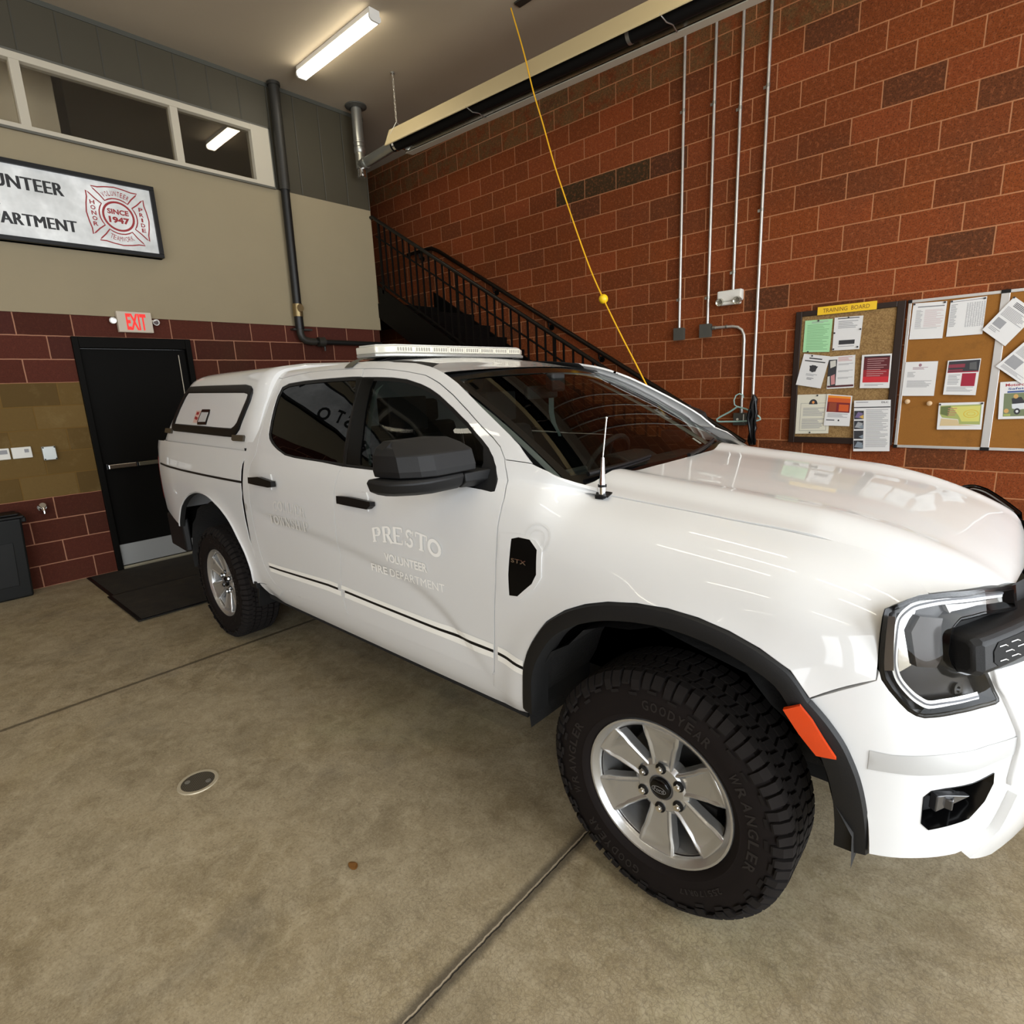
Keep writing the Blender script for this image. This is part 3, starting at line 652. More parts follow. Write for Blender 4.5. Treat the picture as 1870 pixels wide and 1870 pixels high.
lf = B(); prism(lf, [(4.968 + .022 * math.cos(t), -4.984 + .014 * math.sin(t), .002 + .002 * math.sin(2 * t)) for t in [2 * PI * i / 12 for i in range(12)]], (0, 0, .001))
tag(link('dead_leaf', lf, P('leaf_brown', (.16, .065, .008), .6), smooth=False, loc=(4.968, -4.984, 0)), 'tiny brown leaf lying alone on the concrete', 'leaf')
# radiant heater
HXD = Vector((1, .045, 0)); 
def hp(x, q, z): return (x, -1.38 + .045 * (x - 1.0) + q, z)
ht = empty('radiant_heater', hp(4.5, 0, 4.25), 'long tube heater with cream reflector hanging under the ceiling', 'heater')
bm = B()
for f in prism(bm, [hp(1.0, q * .955, z - .0075) for q, z in [(-.150, 4.245), (-.145, 4.262), (-.075, 4.415), (.075, 4.415), (.145, 4.262), (.150, 4.245)]] + [hp(1.0, q * .945, z - .0085) for q, z in [(-.150, 4.245), (-.145, 4.262), (-.075, 4.415), (.075, 4.415), (.145, 4.262), (.150, 4.245)][::-1]], (8.3, .045 * 8.3, 0)): pass
link('reflector_lining', bm, P('polished_lining', (.35, .33, .28), .22, 1.0), ht, smooth=False)
bm = B(); pr = [(-.150, 4.245), (-.145, 4.262), (-.075, 4.415), (.075, 4.415), (.145, 4.262), (.150, 4.245)]
prism(bm, [hp(1.0, q, z) for q, z in pr] + [hp(1.0, q * .96, z - .006) for q, z in pr[::-1]], (8.3, .045 * 8.3, 0)); link('reflector', bm, P('reflector_cream', (.58, .47, .26), .45, .1), ht, smooth=False)
bm = B(); bx(bm, 1.0, 9.4, -1.27, -1.255, 4.242, 4.25); bm2 = B(); prism(bm2, [hp(1.0, .135, 4.235), hp(1.0, .235, 4.242), hp(1.0, .235, 4.250), hp(1.0, .135, 4.243)], (8.3, .3735, 0)); bm.free(); link('reflector_lip', bm2, 'cream', ht, smooth=False)
bm = B(); tube(bm, [hp(.97, 0, 4.285), hp(9.3, 0, 4.285)], .060, 24); link('burner_tube', bm, P('burnt_tube', (.004, .0035, .003), .6, spec=.2), ht)
bm = B(); lathe(bm, [(.061, 0), (.066, 0), (.066, .03), (.061, .03)], hp(1.0, 0, 4.29), (1, .045, 0), 24); bx(bm, 1.02, 1.05, hp(1.03, .1, 0)[1] - .05, hp(1.03, .1, 0)[1] + .06, 4.255, 4.30); link('end_collar', bm, 'chrome', ht)
for xx in (3.86, 6.6):
    bm = B(); lathe(bm, [(.061, 0), (.066, 0), (.066, .03), (.061, .03)], hp(xx, 0, 4.29), (1, .045, 0), 24); bx(bm, xx, xx + .06, hp(xx, -.02, 0)[1], hp(xx, .02, 0)[1], 4.34, 4.41); link('tube_clamp', bm, 'steel', ht)
for xx in (2.22, 4.2):
    bm = B(); tube(bm, [hp(xx, -.15, 4.25), hp(xx + .02, -.08, 4.215), hp(xx + .03, 0, 4.225), hp(xx + .02, .09, 4.215), hp(xx, .15, 4.25)], .005, 6); link('wire_hanger', bm, 'steel', ht)
def chain(name, top, bot, label):
    r = empty(name, top, label, 'chain', 'chains holding the heater')
    bm = B(); top, bot = Vector(top), Vector(bot); n = int((top - bot).length / .032)
    for i in range(n):
        c = top.lerp(bot, (i + .5) / n); h = .021
        pts = [(math.cos(t) * .008, math.sin(t) * h) for t in [2 * PI * j / 10 for j in range(11)]]
        tube(bm, [c + (Vector((x, 0, z)) if i % 2 else Vector((0, x, z))) for x, z in pts], .0025, 5, caps=False)
    link('links', bm, P('chain_zinc', (.55, .50, .40), .35, .7), r)
    bm = B(); cyl(bm, top + Vector((0, 0, -.012)), top, .022, seg=12); tube(bm, [top, top + Vector((0, 0, -.03))], .004, 6); link('hook', bm, 'steel', r)
    bm = B()
    for dx, dq in ((.0, -.07), (.1, -.065), (-.06, -.13)):
        e = Vector(hp(bot.x + dx - .03, dq, 4.41 if dq > -.1 else 4.29)); tube(bm, [bot, e], .0035, 6)
    link('bridle', bm, 'steel', r)
chain('hanging_chain', (1.10, -1.425, CEIL), (1.10, -1.425, 4.47), 'thin zinc chain holding the end of the heater near the flue')
chain('hanging_chain', (6.2, -1.19, CEIL), (6.2, -1.19, 4.47), 'thin zinc chain holding the middle of the heater')
fl = empty('flue_pipe', (.21, -1.305, 4.3), 'shiny metal flue pipe dropping from the ceiling to the heater', 'pipe')
bm = B(); lathe(bm, [(.0, .0), (.125, .0), (.125, -.012), (.07, -.03), (.07, 0)], (.215, -1.305, CEIL - .001), seg=32); link('ceiling_flange', bm, 'greybox', fl)
bm = B(); cyl(bm, (.215, -1.305, CEIL - .02), (.215, -1.305, 4.50), .062, seg=28); lathe(bm, [(.062, 4.56), (.067, 4.555), (.067, 4.54), (.062, 4.535)], (.215, -1.305, 0), seg=28); lathe(bm, [(.058, 4.50), (.066, 4.49), (.066, 4.44), (.060, 4.43)], (.215, -1.305, 0), seg=28); link('vertical_pipe', bm, 'steel', fl)
bm = B(); cyl(bm, (.215, -1.305, 4.44), (.215, -1.305, 4.26), .060, seg=28); cyl(bm, (.215, -1.305, 4.31), (.36, -1.335, 4.29), .052, .058, seg=24); link('tee', bm, P('tee_metal', (.34, .33, .28), .35, .8), fl)
bm = B(); cyl(bm, (.215, -1.305, 4.26), (.215, -1.305, 4.17), .047, seg=24); lathe(bm, [(.047, 4.20), (.051, 4.195), (.051, 4.175), (.047, 4.17)], (.215, -1.305, 0), seg=24); link('end_cap', bm, 'chrome', fl)
bm = B(); cyl(bm, (.34, -1.335, 4.29), hp(1.0, 0, 4.29), .055, seg=24); lathe(bm, [(.055, 0), (.063, 0), (.063, .035), (.055, .035)], (.345, -1.34, 4.29), (1, .03, 0), 24); link('horizontal_pipe', bm, 'steel', fl)
# staircase along the brick wall
st = empty('staircase', (2.4, -.6, 0), 'black steel staircase with railing climbing along the brick wall', 'staircase')
SL = .595; nose = lambda x: 2.76 - SL * (x - .25)
for y in (-1.10, -.16):
    bm = B(); xa, xb = .05, 4.75
    prism(bm, [(xa, y, nose(xa) + .10), (xb, y, nose(xb) + .10), (xb + .05, y, max(0.0, nose(xb) - .25)), (xb - .2, y, 0.0), (4.30, y, 0), (xa, y, nose(xa) - .32)], (0, .03, 0)); link('stringer', bm, 'dark_steel', st, smooth=False, bevel=.004)
for i in range(15):
    x = .25 + (i + 1) * .29; bm = B(); bx(bm, x - .02, x + .29, -1.07, -.13, nose(x) - .035, nose(x)); bx(bm, x + .27, x + .285, -1.07, -.13, nose(x) - .17, nose(x) - .035); link('tread', bm, 'dark_steel', st, smooth=False)
bm = B(); bx(bm, -2.6, .12, -1.095, -.13, 2.58, 2.76); link('landing', bm, 'dark_steel', st, smooth=False)
rail = lambda x: 3.719 - .590 * (x - .173)
bm = B(); tube(bm, [(-2.4, -1.09, 3.80), (.06, -1.09, 3.80), (.12, -1.09, 3.755), (4.35, -1.09, rail(4.35)), (4.62, -1.09, rail(4.35) - .06)], .021, 12); link('top_rail', bm, P('rail_paint', (.007, .0055, .004), .4, spec=.3), st)
bm = B(); tube(bm, [(.10, -1.09, rail(.1) - .20), (4.35, -1.09, rail(4.35) - .20)], .011, 8); link('middle_rail', bm, 'dark_steel', st)
bm = B(); tube(bm, [(.10, -1.09, nose(.1) + .16), (4.35, -1.09, nose(4.35) + .16)], .013, 8); link('lower_rail', bm, 'dark_steel', st)
x = .16; i = 0
while x < 4.36:
    bm = B(); post = i % 12 == 0
    bx(bm, x - (.016 if post else .007), x + (.016 if post else .007), -1.10, -1.08, nose(x) + (.05 if post else .16), rail(x)); link('post' if post else 'baluster', bm, 'dark_steel', st, smooth=False); x += .115; i += 1
wr_ = lambda x: 3.57 - .5836 * (x - .041)
hr = empty('handrail', (2.2, -.07, 2.2), 'dark wooden handrail on brackets along the brick wall', 'handrail')
bm = B(); tube(bm, [(-.55, -.075, 3.585), (-.1, -.075, 3.585), (.0, -.075, 3.575), (.12, -.075, wr_(.12)), (4.49, -.075, wr_(4.49))], .026, 12); link('rail', bm, P('handrail_paint', (.008, .005, .003), .4, spec=.3), hr)
for xx in (-.3, 1.15, 2.05, 2.78, 3.62, 4.3):
    z = wr_(xx) if xx > 0 else 3.585; bm = B(); cyl(bm, (xx, 0, z - .09), (xx, -.012, z - .09), .035, seg=16); tube(bm, [(xx, -.01, z - .09), (xx, -.06, z - .085), (xx, -.075, z - .02)], .011, 8); link('bracket', bm, 'dark_steel', hr)
# conduits
def conduit(x, z0, z1, label, extra=None, straps=()):
    r = empty('conduit', (x, -.02, z0), label, 'conduit', 'metal conduits on the brick wall')
    bm = B(); cyl(bm, (x, -.022, z0), (x, -.022, z1), .0135, seg=14); link('pipe', bm, 'conduit', r)
    for z in straps:
        bm = B(); cyl(bm, (x, -.022, z - .014), (x, -.022, z + .014), .017, seg=14); bx(bm, x - .045, x, -.006, 0, z - .012, z + .012); link('strap', bm, 'steel', r)
    if extra: extra(r)
    return r
conduit(3.745, 2.11, CEIL, 'leftmost vertical conduit ending in a grey box', straps=(4.15, 2.42))
def elb(r):
    bm = B(); tube(bm, [(4.10, -.022, 2.104), (4.30, -.022, 2.100), (4.355, -.022, 2.088), (4.395, -.022, 2.058), (4.417, -.022, 2.01), (4.422, -.022, 1.96), (4.425, -.022, 1.25)], .0135, 14); link('bent_pipe', bm, 'conduit', r)
    bm = B(); cyl(bm, (4.10, -.022, 2.104), (4.135, -.022, 2.104), .019, seg=14); cyl(bm, (4.235, -.022, 2.103), (4.25, -.022, 2.103), .018, seg=14); cyl(bm, (4.425, -.022, 1.29), (4.425, -.022, 1.26), .019, seg=14); link('connector', bm, 'steel', r)
conduit(4.048, 2.13, CEIL, 'second vertical conduit from the left with a bent branch pipe', elb, (4.12, 2.40))
conduit(4.294, 2.43, CEIL, 'vertical conduit running down to the white emergency light', straps=(4.0, 2.60))
conduit(4.531, 1.38, CEIL, 'rightmost vertical conduit running down to the black strap bundle', straps=(4.1, 3.1))
for x0, x1, z0, z1, l in ((3.694, 3.807, 2.018, 2.133, 'grey square junction box under the leftmost conduit'), (3.975, 4.094, 2.021, 2.144, 'grey square junction box where the bent conduit branches off')):
    r = empty('junction_box', ((x0 + x1) / 2, 0, (z0 + z1) / 2), l, 'junction box', 'grey boxes on the brick wall')
    bm = B(); bx(bm, x0 + .004, x1 - .004, -.045, 0, z0, z1); link('box', bm, 'greybox', r, smooth=False, bevel=.004)
    bm = B(); bx(bm, x0, x1, -.052, -.045, z0 - .004, z1 + .004); cyl(bm, (x0 + .05, -.054, z1 - .03), (x0 + .05, -.052, z1 - .03), .005, seg=8); link('cover', bm, 'greybox', r, smooth=False, bevel=.006)
ob = empty('outlet_box', (4.43, 0, 1.2), 'grey outlet box with cover behind the clothes hanger', 'outlet box')
bm = B(); bx(bm, 4.355, 4.475, -.05, 0, 1.14, 1.262); link('box', bm, 'greybox', ob, smooth=False, bevel=.004)
bm = B(); bx(bm, 4.475, 4.56, -.045, 0, 1.15, 1.255); link('side_box', bm, 'greybox', ob, smooth=False, bevel=.004)
bm = B(); cyl(bm, (4.40, -.056, 1.20), (4.40, -.05, 1.20), .012, seg=12); bx(bm, 4.455, 4.463, -.055, -.05, 1.17, 1.25); link('receptacle', bm, 'white_plastic', ob, smooth=False)
em = empty('emergency_light', (4.27, 0, 2.37), 'white two-lamp emergency light on the brick wall', 'light')
bm = B(); bx(bm, 4.155, 4.392, -.07, 0, 2.335, 2.437); bx(bm, 4.175, 4.375, -.065, 0, 2.303, 2.335); link('housing', bm, 'white_plastic', em, smooth=False, bevel=.012)
for xx in (4.19, 4.358):
    bm = B(); lathe(bm, [(0, .0), (.018, .0), (.030, .022), (.034, .024), (.034, .0), (.034, -.03), (0, -.03)], (xx, -.078, 2.335), (0, -1, -.25), 20); link('lamp_head', bm, P('lamp_reflector', (.45, .43, .36), .2, .6), em)
# clothes hanger hooked on the conduit connector
hg = empty('clothes_hanger', (4.41, -.075, 1.40), 'pale green plastic clothes hanger hanging from the bent conduit', 'hanger')
bm = B(); y = -.078
tube(bm, [(4.405, y, 1.325), (4.375, y, 1.345), (4.368, y, 1.39), (4.385, y, 1.435), (4.415, y + .01, 1.452), (4.448, y + .02, 1.436), (4.452, y + .02, 1.41)], .006, 8)
tube(bm, [(4.405, y, 1.325), (4.33, y, 1.275), (4.235, y, 1.225), (4.20, y, 1.200), (4.205, y, 1.182), (4.23, y, 1.176), (4.41, y, 1.180), (4.60, y, 1.190), (4.632, y, 1.202), (4.625, y, 1.222), (4.58, y, 1.255), (4.49, y, 1.302), (4.405, y, 1.325)], .0085, 8); link('body', bm, P('mint_plastic', (.34, .53, .49), .35), hg)
bs = empty('strap_bundle', (4.58, -.14, 1.2), 'narrow black bundle of straps hanging below the rightmost conduit', 'strap')
zt = lambda x, z: (6.548 - (6.548 - x) * .976, 1.62 - (1.62 - z) * .976)
def sp_(x, y, z): q = zt(x, z); return (q[0], y - .085, q[1])
bm = B(); rr = [.012, .03, .034, .028, .040, .034, .030, .038, .036, .030, .034, .042, .030]
tube(bm, [sp_(4.533 + .008 * math.sin(i * 1.7), -.055 - .008 * math.cos(i * 2.1), 1.435 - .041 * i) for i in range(13)], rr, 10); link('webbing', bm, P('black_webbing', (.004, .004, .0045), .4), bs)
bm = B(); tube(bm, [sp_(4.515, -.095, 1.30), sp_(4.50, -.10, 1.22), sp_(4.52, -.095, 1.12), sp_(4.535, -.1, 1.03), sp_(4.55, -.09, .96)], .014, 8); link('loose_strap', bm, 'black_gloss', bs)
bm = B(); tube(bm, [sp_(4.56, -.085, 1.38), sp_(4.575, -.09, 1.27), sp_(4.56, -.09, 1.1), sp_(4.575, -.085, .95)], .011, 8); link('loose_strap', bm, 'black_gloss', bs)
bm = B(); tube(bm, [(4.531, -.022, 1.44), (4.54, -.06, 1.435), sp_(4.533, -.055, 1.43)], .008, 8); link('hook', bm, 'steel', bs)
# yellow cord
cp = [(2.76, -1.385, CEIL - .03), (3.10, -1.50, 4.28), (3.46, -1.62, 3.55), (3.83, -1.745, 2.77), (3.99, -1.80, 2.42), (4.30, -2.0, 1.93), (4.62, -2.22, 1.56), (4.95, -2.44, 1.22), (5.05, -2.5, 1.02)]
yc = empty('drop_cord', (2.76, -1.385, CEIL), 'yellow drop cord with round stopper hanging from the ceiling', 'cord')
def smooth_path(p, n=8):
    p = [Vector(q) for q in p]; out = []
    for i in range(len(p) - 1):
        a, b, c, d = p[max(i - 1, 0)], p[i], p[i + 1], p[min(i + 2, len(p) - 1)]
        for k in range(n): out.append(Vector([_cr(a[j], b[j], c[j], d[j], k / n) for j in range(3)]))
    return out + [p[-1]]
cp = [(2.767, -1.392, 4.863), (2.939, -1.447, 4.451), (3.083, -1.505, 4.076), (3.212, -1.553, 3.785), (3.374, -1.619, 3.413), (3.535, -1.681, 3.085), (3.698, -1.743, 2.766), (3.849, -1.801, 2.488), (3.997, -1.852, 2.251), (4.199, -1.919, 1.954), (4.356, -1.972, 1.736), (4.459, -2.008, 1.591), (4.568, -2.045, 1.450), (4.688, -2.086, 1.295), (4.786, -2.119, 0.968)]
BALL = (3.997, -1.852, 2.251)
bm = B(); tube(bm, smooth_path(cp), .006, 8); link('cord', bm, 'yellow', yc)
bm = B(); bmesh.ops.create_uvsphere(bm, u_segments=20, v_segments=12, radius=.036, matrix=Matrix.Translation(BALL)); link('stopper_ball', bm, P('yellow_ball', (.85, .55, .01), .4), yc)
bm = B(); bx(bm, 2.75, 2.95, -1.33, -1.25, CEIL - .015, CEIL); link('ceiling_bracket', bm, 'dark_pipe', yc, smooth=False, bevel=.004)

# ================================================================ NOTICE BOARDS
PQ = {
 'green': [(4.9623,2.0835), (5.1852,2.0772), (5.1789,1.7961), (4.9592,1.8092)],
 'qr': [(5.1999,2.0844), (5.4187,2.0787), (5.4097,1.804), (5.2006,1.8058)],
 'academy': [(4.9734,1.795), (5.1886,1.7576), (5.1333,1.4799), (4.9216,1.5206)],
 'helmets': [(5.1804,1.7544), (5.3835,1.7581), (5.393,1.4798), (5.1783,1.4732)],
 'red': [(5.4369,1.7524), (5.654,1.7499), (5.6584,1.468), (5.4405,1.4731)],
 'cert': [(4.9403,1.4272), (5.2156,1.4288), (5.2227,1.0772), (4.9419,1.067)],
 'orange': [(5.1905,1.4281), (5.3907,1.4083), (5.3885,1.1438), (5.1813,1.1489)],
 'dlc': [(5.4082,1.3669), (5.6779,1.37), (5.7059,0.9358), (5.4357,0.9242)],
 'roster': [(5.7649,2.1329), (5.9843,2.1255), (5.9807,1.8452), (5.7608,1.8529)],
 'table': [(6.0061,2.1242), (6.2254,2.1301), (6.2257,1.8553), (6.0036,1.8539)],
 'letter': [(5.7545,1.6746), (5.972,1.669), (5.9698,1.3961), (5.7498,1.4008)],
 'bulletin': [(6.0345,1.6689), (6.2387,1.674), (6.2343,1.3958), (6.0294,1.4047)],
 'map': [(6.0097,1.3381), (6.2925,1.343), (6.2967,1.1296), (6.0151,1.1247)],
 'tilt1': [(6.3828,2.1055), (6.5279,1.9743), (6.3695,1.7543), (6.2219,1.8862)],
 'tilt2': [(6.4906,1.7948), (6.6441,1.645), (6.4967,1.4712), (6.3315,1.6094)],
 'moto': [(6.3716,1.4893), (6.5711,1.4989), (6.5936,1.2179), (6.3887,1.2099)],
 'pins': [(5.7965,1.3537), (5.9476,1.3364)],
}
def cork_mat(name, a, b_, sc):
    m, nt, b = newmat(name); t = NT(nt); g = t.n('ShaderNodeNewGeometry')
    n = t.noise(g.outputs['Position'], sc, 3, .7); n2 = t.noise(g.outputs['Position'], 6, 5, .7)
    c = t.mix(t.sstep(n, .35, .65), a, b_); c = t.mix(t.m('MULTIPLY', t.sstep(n2, .5, .8), .5), c, tuple(x * .5 for x in a)); t.link(c, b.inputs['Base Color']); b.inputs['Roughness'].default_value = .95; return m
MAT['cork_old'] = cork_mat('old_cork', (.19, .105, .034), (.32, .195, .075), 90)
MAT['cork_new'] = cork_mat('fresh_cork', (.235, .09, .011), (.28, .115, .016), 260)
tb = empty('training_board', (5.3, -.01, 1.57), 'cork notice board with dark wooden frame and yellow title plate', 'notice board')
X0, X1, Z0, Z1 = 4.882, 5.715, .985, 2.165
bm = B(); bx(bm, X0 + .03, X1 - .03, -.018, -.002, Z0 + .03, Z1 - .03); link('cork_panel', bm, 'cork_old', tb, smooth=False)
bm = B(); bx(bm, X0, X0 + .052, -.032, 0, Z0, Z1); bx(bm, X1 - .058, X1, -.032, 0, Z0, Z1); bx(bm, X0 + .052, X1 - .058, -.0315, 0, Z1 - .045, Z1); bx(bm, X0 + .052, X1 - .058, -.0315, 0, Z0, Z0 + .055); link('frame', bm, P('dark_walnut', (.016, .006, .003), .45), tb, smooth=False, bevel=.004)
bm = B(); bx(bm, 5.062, 5.512, -.040, -.032, 2.118, 2.186, 0); put_text(bm, 'TRAINING  BOARD', lambda u, v: (u, -.0408, v), fit=(5.105, 5.462, 2.135, 2.169), k=1, bold=.004); link('title_plate', bm, [P('title_yellow', (.80, .50, .02), .45), P('title_brown', (.20, .09, .01), .6)], tb, smooth=False)
cb = empty('cork_board', (6.33, -.01, 1.57), 'wide two-panel cork board with aluminium frame beside the training board', 'notice board')
CX0, CXM, CX1, CZ0, CZ1 = 5.732, 6.332, 6.93, .968, 2.160
for a, b in ((CX0, CXM), (CXM, CX1)):
    bm = B(); bx(bm, a + .01, b - .01, -.016, -.002, CZ0 + .01, CZ1 - .01); link('cork_panel', bm, 'cork_new', cb, smooth=False)
bm = B(); w = .022
bx(bm, CX0, CX0 + w, -.024, 0, CZ0, CZ1); bx(bm, CX1 - w, CX1, -.024, 0, CZ0, CZ1); bx(bm, CX0 + w, CX1 - w, -.0235, 0, CZ1 - w, CZ1); bx(bm, CX0 + w, CX1 - w, -.0235, 0, CZ0, CZ0 + w); bx(bm, CXM - .026, CXM + .026, -.026, 0, CZ0, CZ1); link('frame', bm, 'aluminium', cb, smooth=False, bevel=.002)
for x in (CX0 + .01, CXM, CX1 - .01):
    for z in (CZ0 + .01, CZ1 - .01):
        bm = B(); s = .014 if x != CXM else .028; bx(bm, x - s, x + s, -.030, 0, z - .013, z + .013); link('corner_cap', bm, 'black_plastic', cb, smooth=False, bevel=.002)
IK = ['paper', 'ink', 'ink_light', 'ink_dark']
class Sheet:
    # a sheet of paper pinned to the wall; content placed in sheet coordinates (0..1 across, 0..1 down)
    def __init__(s, key, depth, thick=.0012):
        s.q = [Vector((x, 0, z)) for x, z in PQ[key]]; s.y = -depth; s.bm = B(); s.t = thick
        n = 6; rnd = random.Random(key); c = rnd.uniform(.001, .005)
        s.curl = lambda u, v: c * v * v + .0
        g = [[s.bm.verts.new(s.f(i / n, j / n)) for i in range(n + 1)] for j in range(n + 1)]
        h = [[s.bm.verts.new(s.f(i / n, j / n) + Vector((0, thick, 0))) for i in range(n + 1)] for j in range(n + 1)]
        for j in range(n):
            for i in range(n): s.bm.faces.new((g[j][i], g[j][i + 1], g[j + 1][i + 1], g[j + 1][i]))
        rim = [(0, i) for i in range(n)] + [(j, n) for j in range(n)] + [(n, n - i) for i in range(n)] + [(n - j, 0) for j in range(n)]
        for a, b in zip(rim, rim[1:] + rim[:1]): s.bm.faces.new((g[a[0]][a[1]], h[a[0]][a[1]], h[b[0]][b[1]], g[b[0]][b[1]]))
    def f(s, u, v, lift=0.0):
        a, b, c, d = s.q; p = (a.lerp(b, u)).lerp(d.lerp(c, u), v); p.y = s.y - s.curl(u, v) - lift; return p
    def r(s, u0, v0, u1, v1, k=1, lift=.0006):
        n = max(1, int((v1 - v0) * 6))
        for j in range(n):
            a, b = v0 + (v1 - v0) * j / n, v0 + (v1 - v0) * (j + 1) / n
            fc = s.bm.faces.new([s.bm.verts.new(s.f(x, y, lift)) for x, y in ((u0, a), (u1, a), (u1, b), (u0, b))]); fc.material_index = k
    def lines(s, u0, u1, v0, v1, n, k=2, fill=.45, seed=1):
        rd = random.Random(seed); dv = (v1 - v0) / n
        for i in range(n): s.r(u0, v0 + i * dv, u1 - rd.random() ** 2 * (u1 - u0) * .4, v0 + i * dv + dv * fill, k)
    def text(s, t, u0, u1, v0, v1, k=3, lift=.0009): put_text(s.bm, t, lambda u, v: s.f(u, 1 - v, lift), fit=(u0, u1, 1 - v1, 1 - v0), k=k, bold=.02)
    def poly(s, pts, k=3, lift=.0008):
        fc = s.bm.faces.new([s.bm.verts.new(s.f(x, y, lift)) for x, y in pts]); fc.material_index = k
    def done(s, name, label, mats=None, cat='paper', pins=(), grp='papers pinned to the boards'):
        c = s.f(.5, .5); r = empty(name, c, label, cat, grp)
        link('sheet', s.bm, IK + [P(*m) if isinstance(m, tuple) else m for m in (mats or [])], r, smooth=False, recalc=False)
        for u, v in pins:
            bm = B(); p = s.f(u, v); cyl(bm, p, p + Vector((0, -.008, 0)), .006, .0075, seg=10); link('pin', bm, 'ink_dark', r)
        return r
s = Sheet('green', .026); s.lines(.25, .85, .05, .12, 2, 2); s.lines(.1, .92, .15, .95, 17, 4, .3); s.bm.faces.ensure_lookup_table()
for f in s.bm.faces:
    if f.material_index == 0: f.material_index = 5
s.done('notice_sheet', 'pale green printed sheet at the top left of the training board', [('green_ink', (.16, .34, .17), .8), ('green_paper', (.36, .66, .36), .7)], pins=((.5, .03), (.2, .99)))
s = Sheet('qr', .026); s.text('', 0, 1, 0, 1) if False else None; s.lines(.12, .88, .03, .07, 1, 3, .6); s.lines(.15, .85, .12, .36, 5, 2); s.r(.22, .70, .80, .83, 3); s.lines(.2, .8, .88, .92, 1, 2)
s.done('notice_sheet', 'white sheet with a black bar near its foot, beside the green sheet', pins=((.5, .03), (.04, .47), (.96, .40), (.05, .96), (.93, .93)))
s = Sheet('academy', .036); s.lines(.25, .75, .10, .15, 1, 3, .7); s.lines(.1, .9, .19, .23, 1, 3, .8)
k = [(-.17, -.10), (-.10, -.10), (-.07, -.13), (.07, -.13), (.10, -.10), (.17, -.10), (.13, 0), (.12, .12), (.05, .14), (0, .17), (-.05, .14), (-.12, .12), (-.13, 0)]
s.poly([(.5 + x, .42 + y * .75) for x, y in k]); s.lines(.28, .72, .60, .68, 2, 2); s.lines(.35, .62, .72, .80, 2, 1)
s.done('notice_sheet', 'tilted white sheet with a black keystone emblem on the training board', pins=((.34, .04),))
s = Sheet('helmets', .025); s.r(0, .10, .32, .92, 3); s.poly([(.05, .14), (.27, .12), (.29, .3), (.08, .36)], 4); s.poly([(.12, .6), (.27, .55), (.30, .86), (.16, .88)], 5); s.poly([(.0, .62), (.08, .6), (.12, .9), (.0, .9)], 4); s.lines(.36, .9, .04, .18, 4, 5); s.r(.02, .90, .98, .96, 6)
for i in range(3): s.lines(.38, .94, .24 + .21 * i, .30 + .21 * i, 2, 2)
s.done('flyer', 'white flyer with a dark photo strip down its left side', [('photo_pale', (.55, .53, .48), .6), ('photo_pink', (.50, .22, .22), .6), ('maroon_bar', (.07, .012, .014), .6)], cat='flyer')
s = Sheet('red', .0345); s.r(.08, .05, .95, .83, 4); s.r(.08, .45, .95, .83, 5, .0008); s.r(.08, .66, .95, .83, 6, .0010)
for i in range(9): s.r(.20, .13 + i * .062, .86 - .1 * (i % 3), .145 + i * .062, 7, .0014)
s.r(.08, .05, .95, .085, 3, .0014); s.lines(.15, .8, .88, .95, 2, 2)
s.done('flyer', 'cream-bordered flyer shading from black to red at the right of the training board', [('flyer_dark', (.10, .012, .016), .5), ('flyer_mid', (.28, .015, .022), .5), ('flyer_red', (.52, .02, .03), .5), ('flyer_text', (.50, .30, .30), .6)], cat='flyer')
s = Sheet('cert', .0335)
for f in s.bm.faces: f.material_index = 4
for a in ((.12, .22, .92, .226), (.12, .92, .92, .926)): s.r(*a, 1)
for a in ((.12, .22, .127, .92), (.913, .22, .92, .92)): s.r(*a, 1)
s.poly([(.5 + .13 * math.cos(t), .25 - .13 * math.sin(t)) for t in [PI * i / 12 for i in range(13)]], 3); s.poly([(.5 + .04 * math.cos(t), .2 + .035 * math.sin(t)) for t in [2 * PI * i / 10 for i in range(10)]], 5, .0012)
s.lines(.2, .85, .34, .56, 6, 2); s.lines(.18, .85, .62, .88, 7, 2)
s.done('certificate', 'cream certificate with a black half-round badge at lower left', [('cream_paper', (.66, .63, .52), .7), ('badge_orange', (.7, .28, .08), .6)], pins=((.62, .03), (.45, .97)))
s = Sheet('orange', .041); s.r(.05, .03, .95, .24, 4); s.r(.05, .10, .95, .24, 5, .0008); s.r(.05, .24, .95, .56, 6); s.r(.12, .26, .42, .54, 7, .0008); s.r(.52, .30, .90, .52, 5, .0009); s.lines(.1, .9, .60, .74, 4, 2); s.r(.07, .80, .40, .835, 1); s.poly([(.56 + .035 * math.cos(t), .82 + .03 * math.sin(t)) for t in [2 * PI * i / 12 for i in range(12)]], 3)
s.done('flyer', 'white flyer with orange and maroon pictures overlapping the cream certificate', [('fire_orange', (.75, .25, .02), .6), ('fire_red', (.55, .09, .015), .6), ('maroon', (.17, .012, .016), .6), ('gold_dark', (.26, .05, .02), .6)], cat='flyer')
s = Sheet('dlc', .045, .012); s.text('DLC', .76, .94, .025, .06); s.lines(.05, .40, .03, .055, 1, 1); s.r(.0, .125, 1, .145, 3)
for i, cc in enumerate((4, 5, 3, 6)):
    v = .20 + i * .195; s.r(.01, v, .28, v + .165, 3); s.poly([(.03, v + .13), (.12, v + .02), (.26, v + .05), (.22, v + .15)], cc, .0012); s.poly([(.15, v + .12), (.27, v + .08), (.27, v + .16)], 7 if i == 0 else 6, .0014)
s.lines(.34, .95, .18, .93, 30, 2, .4)
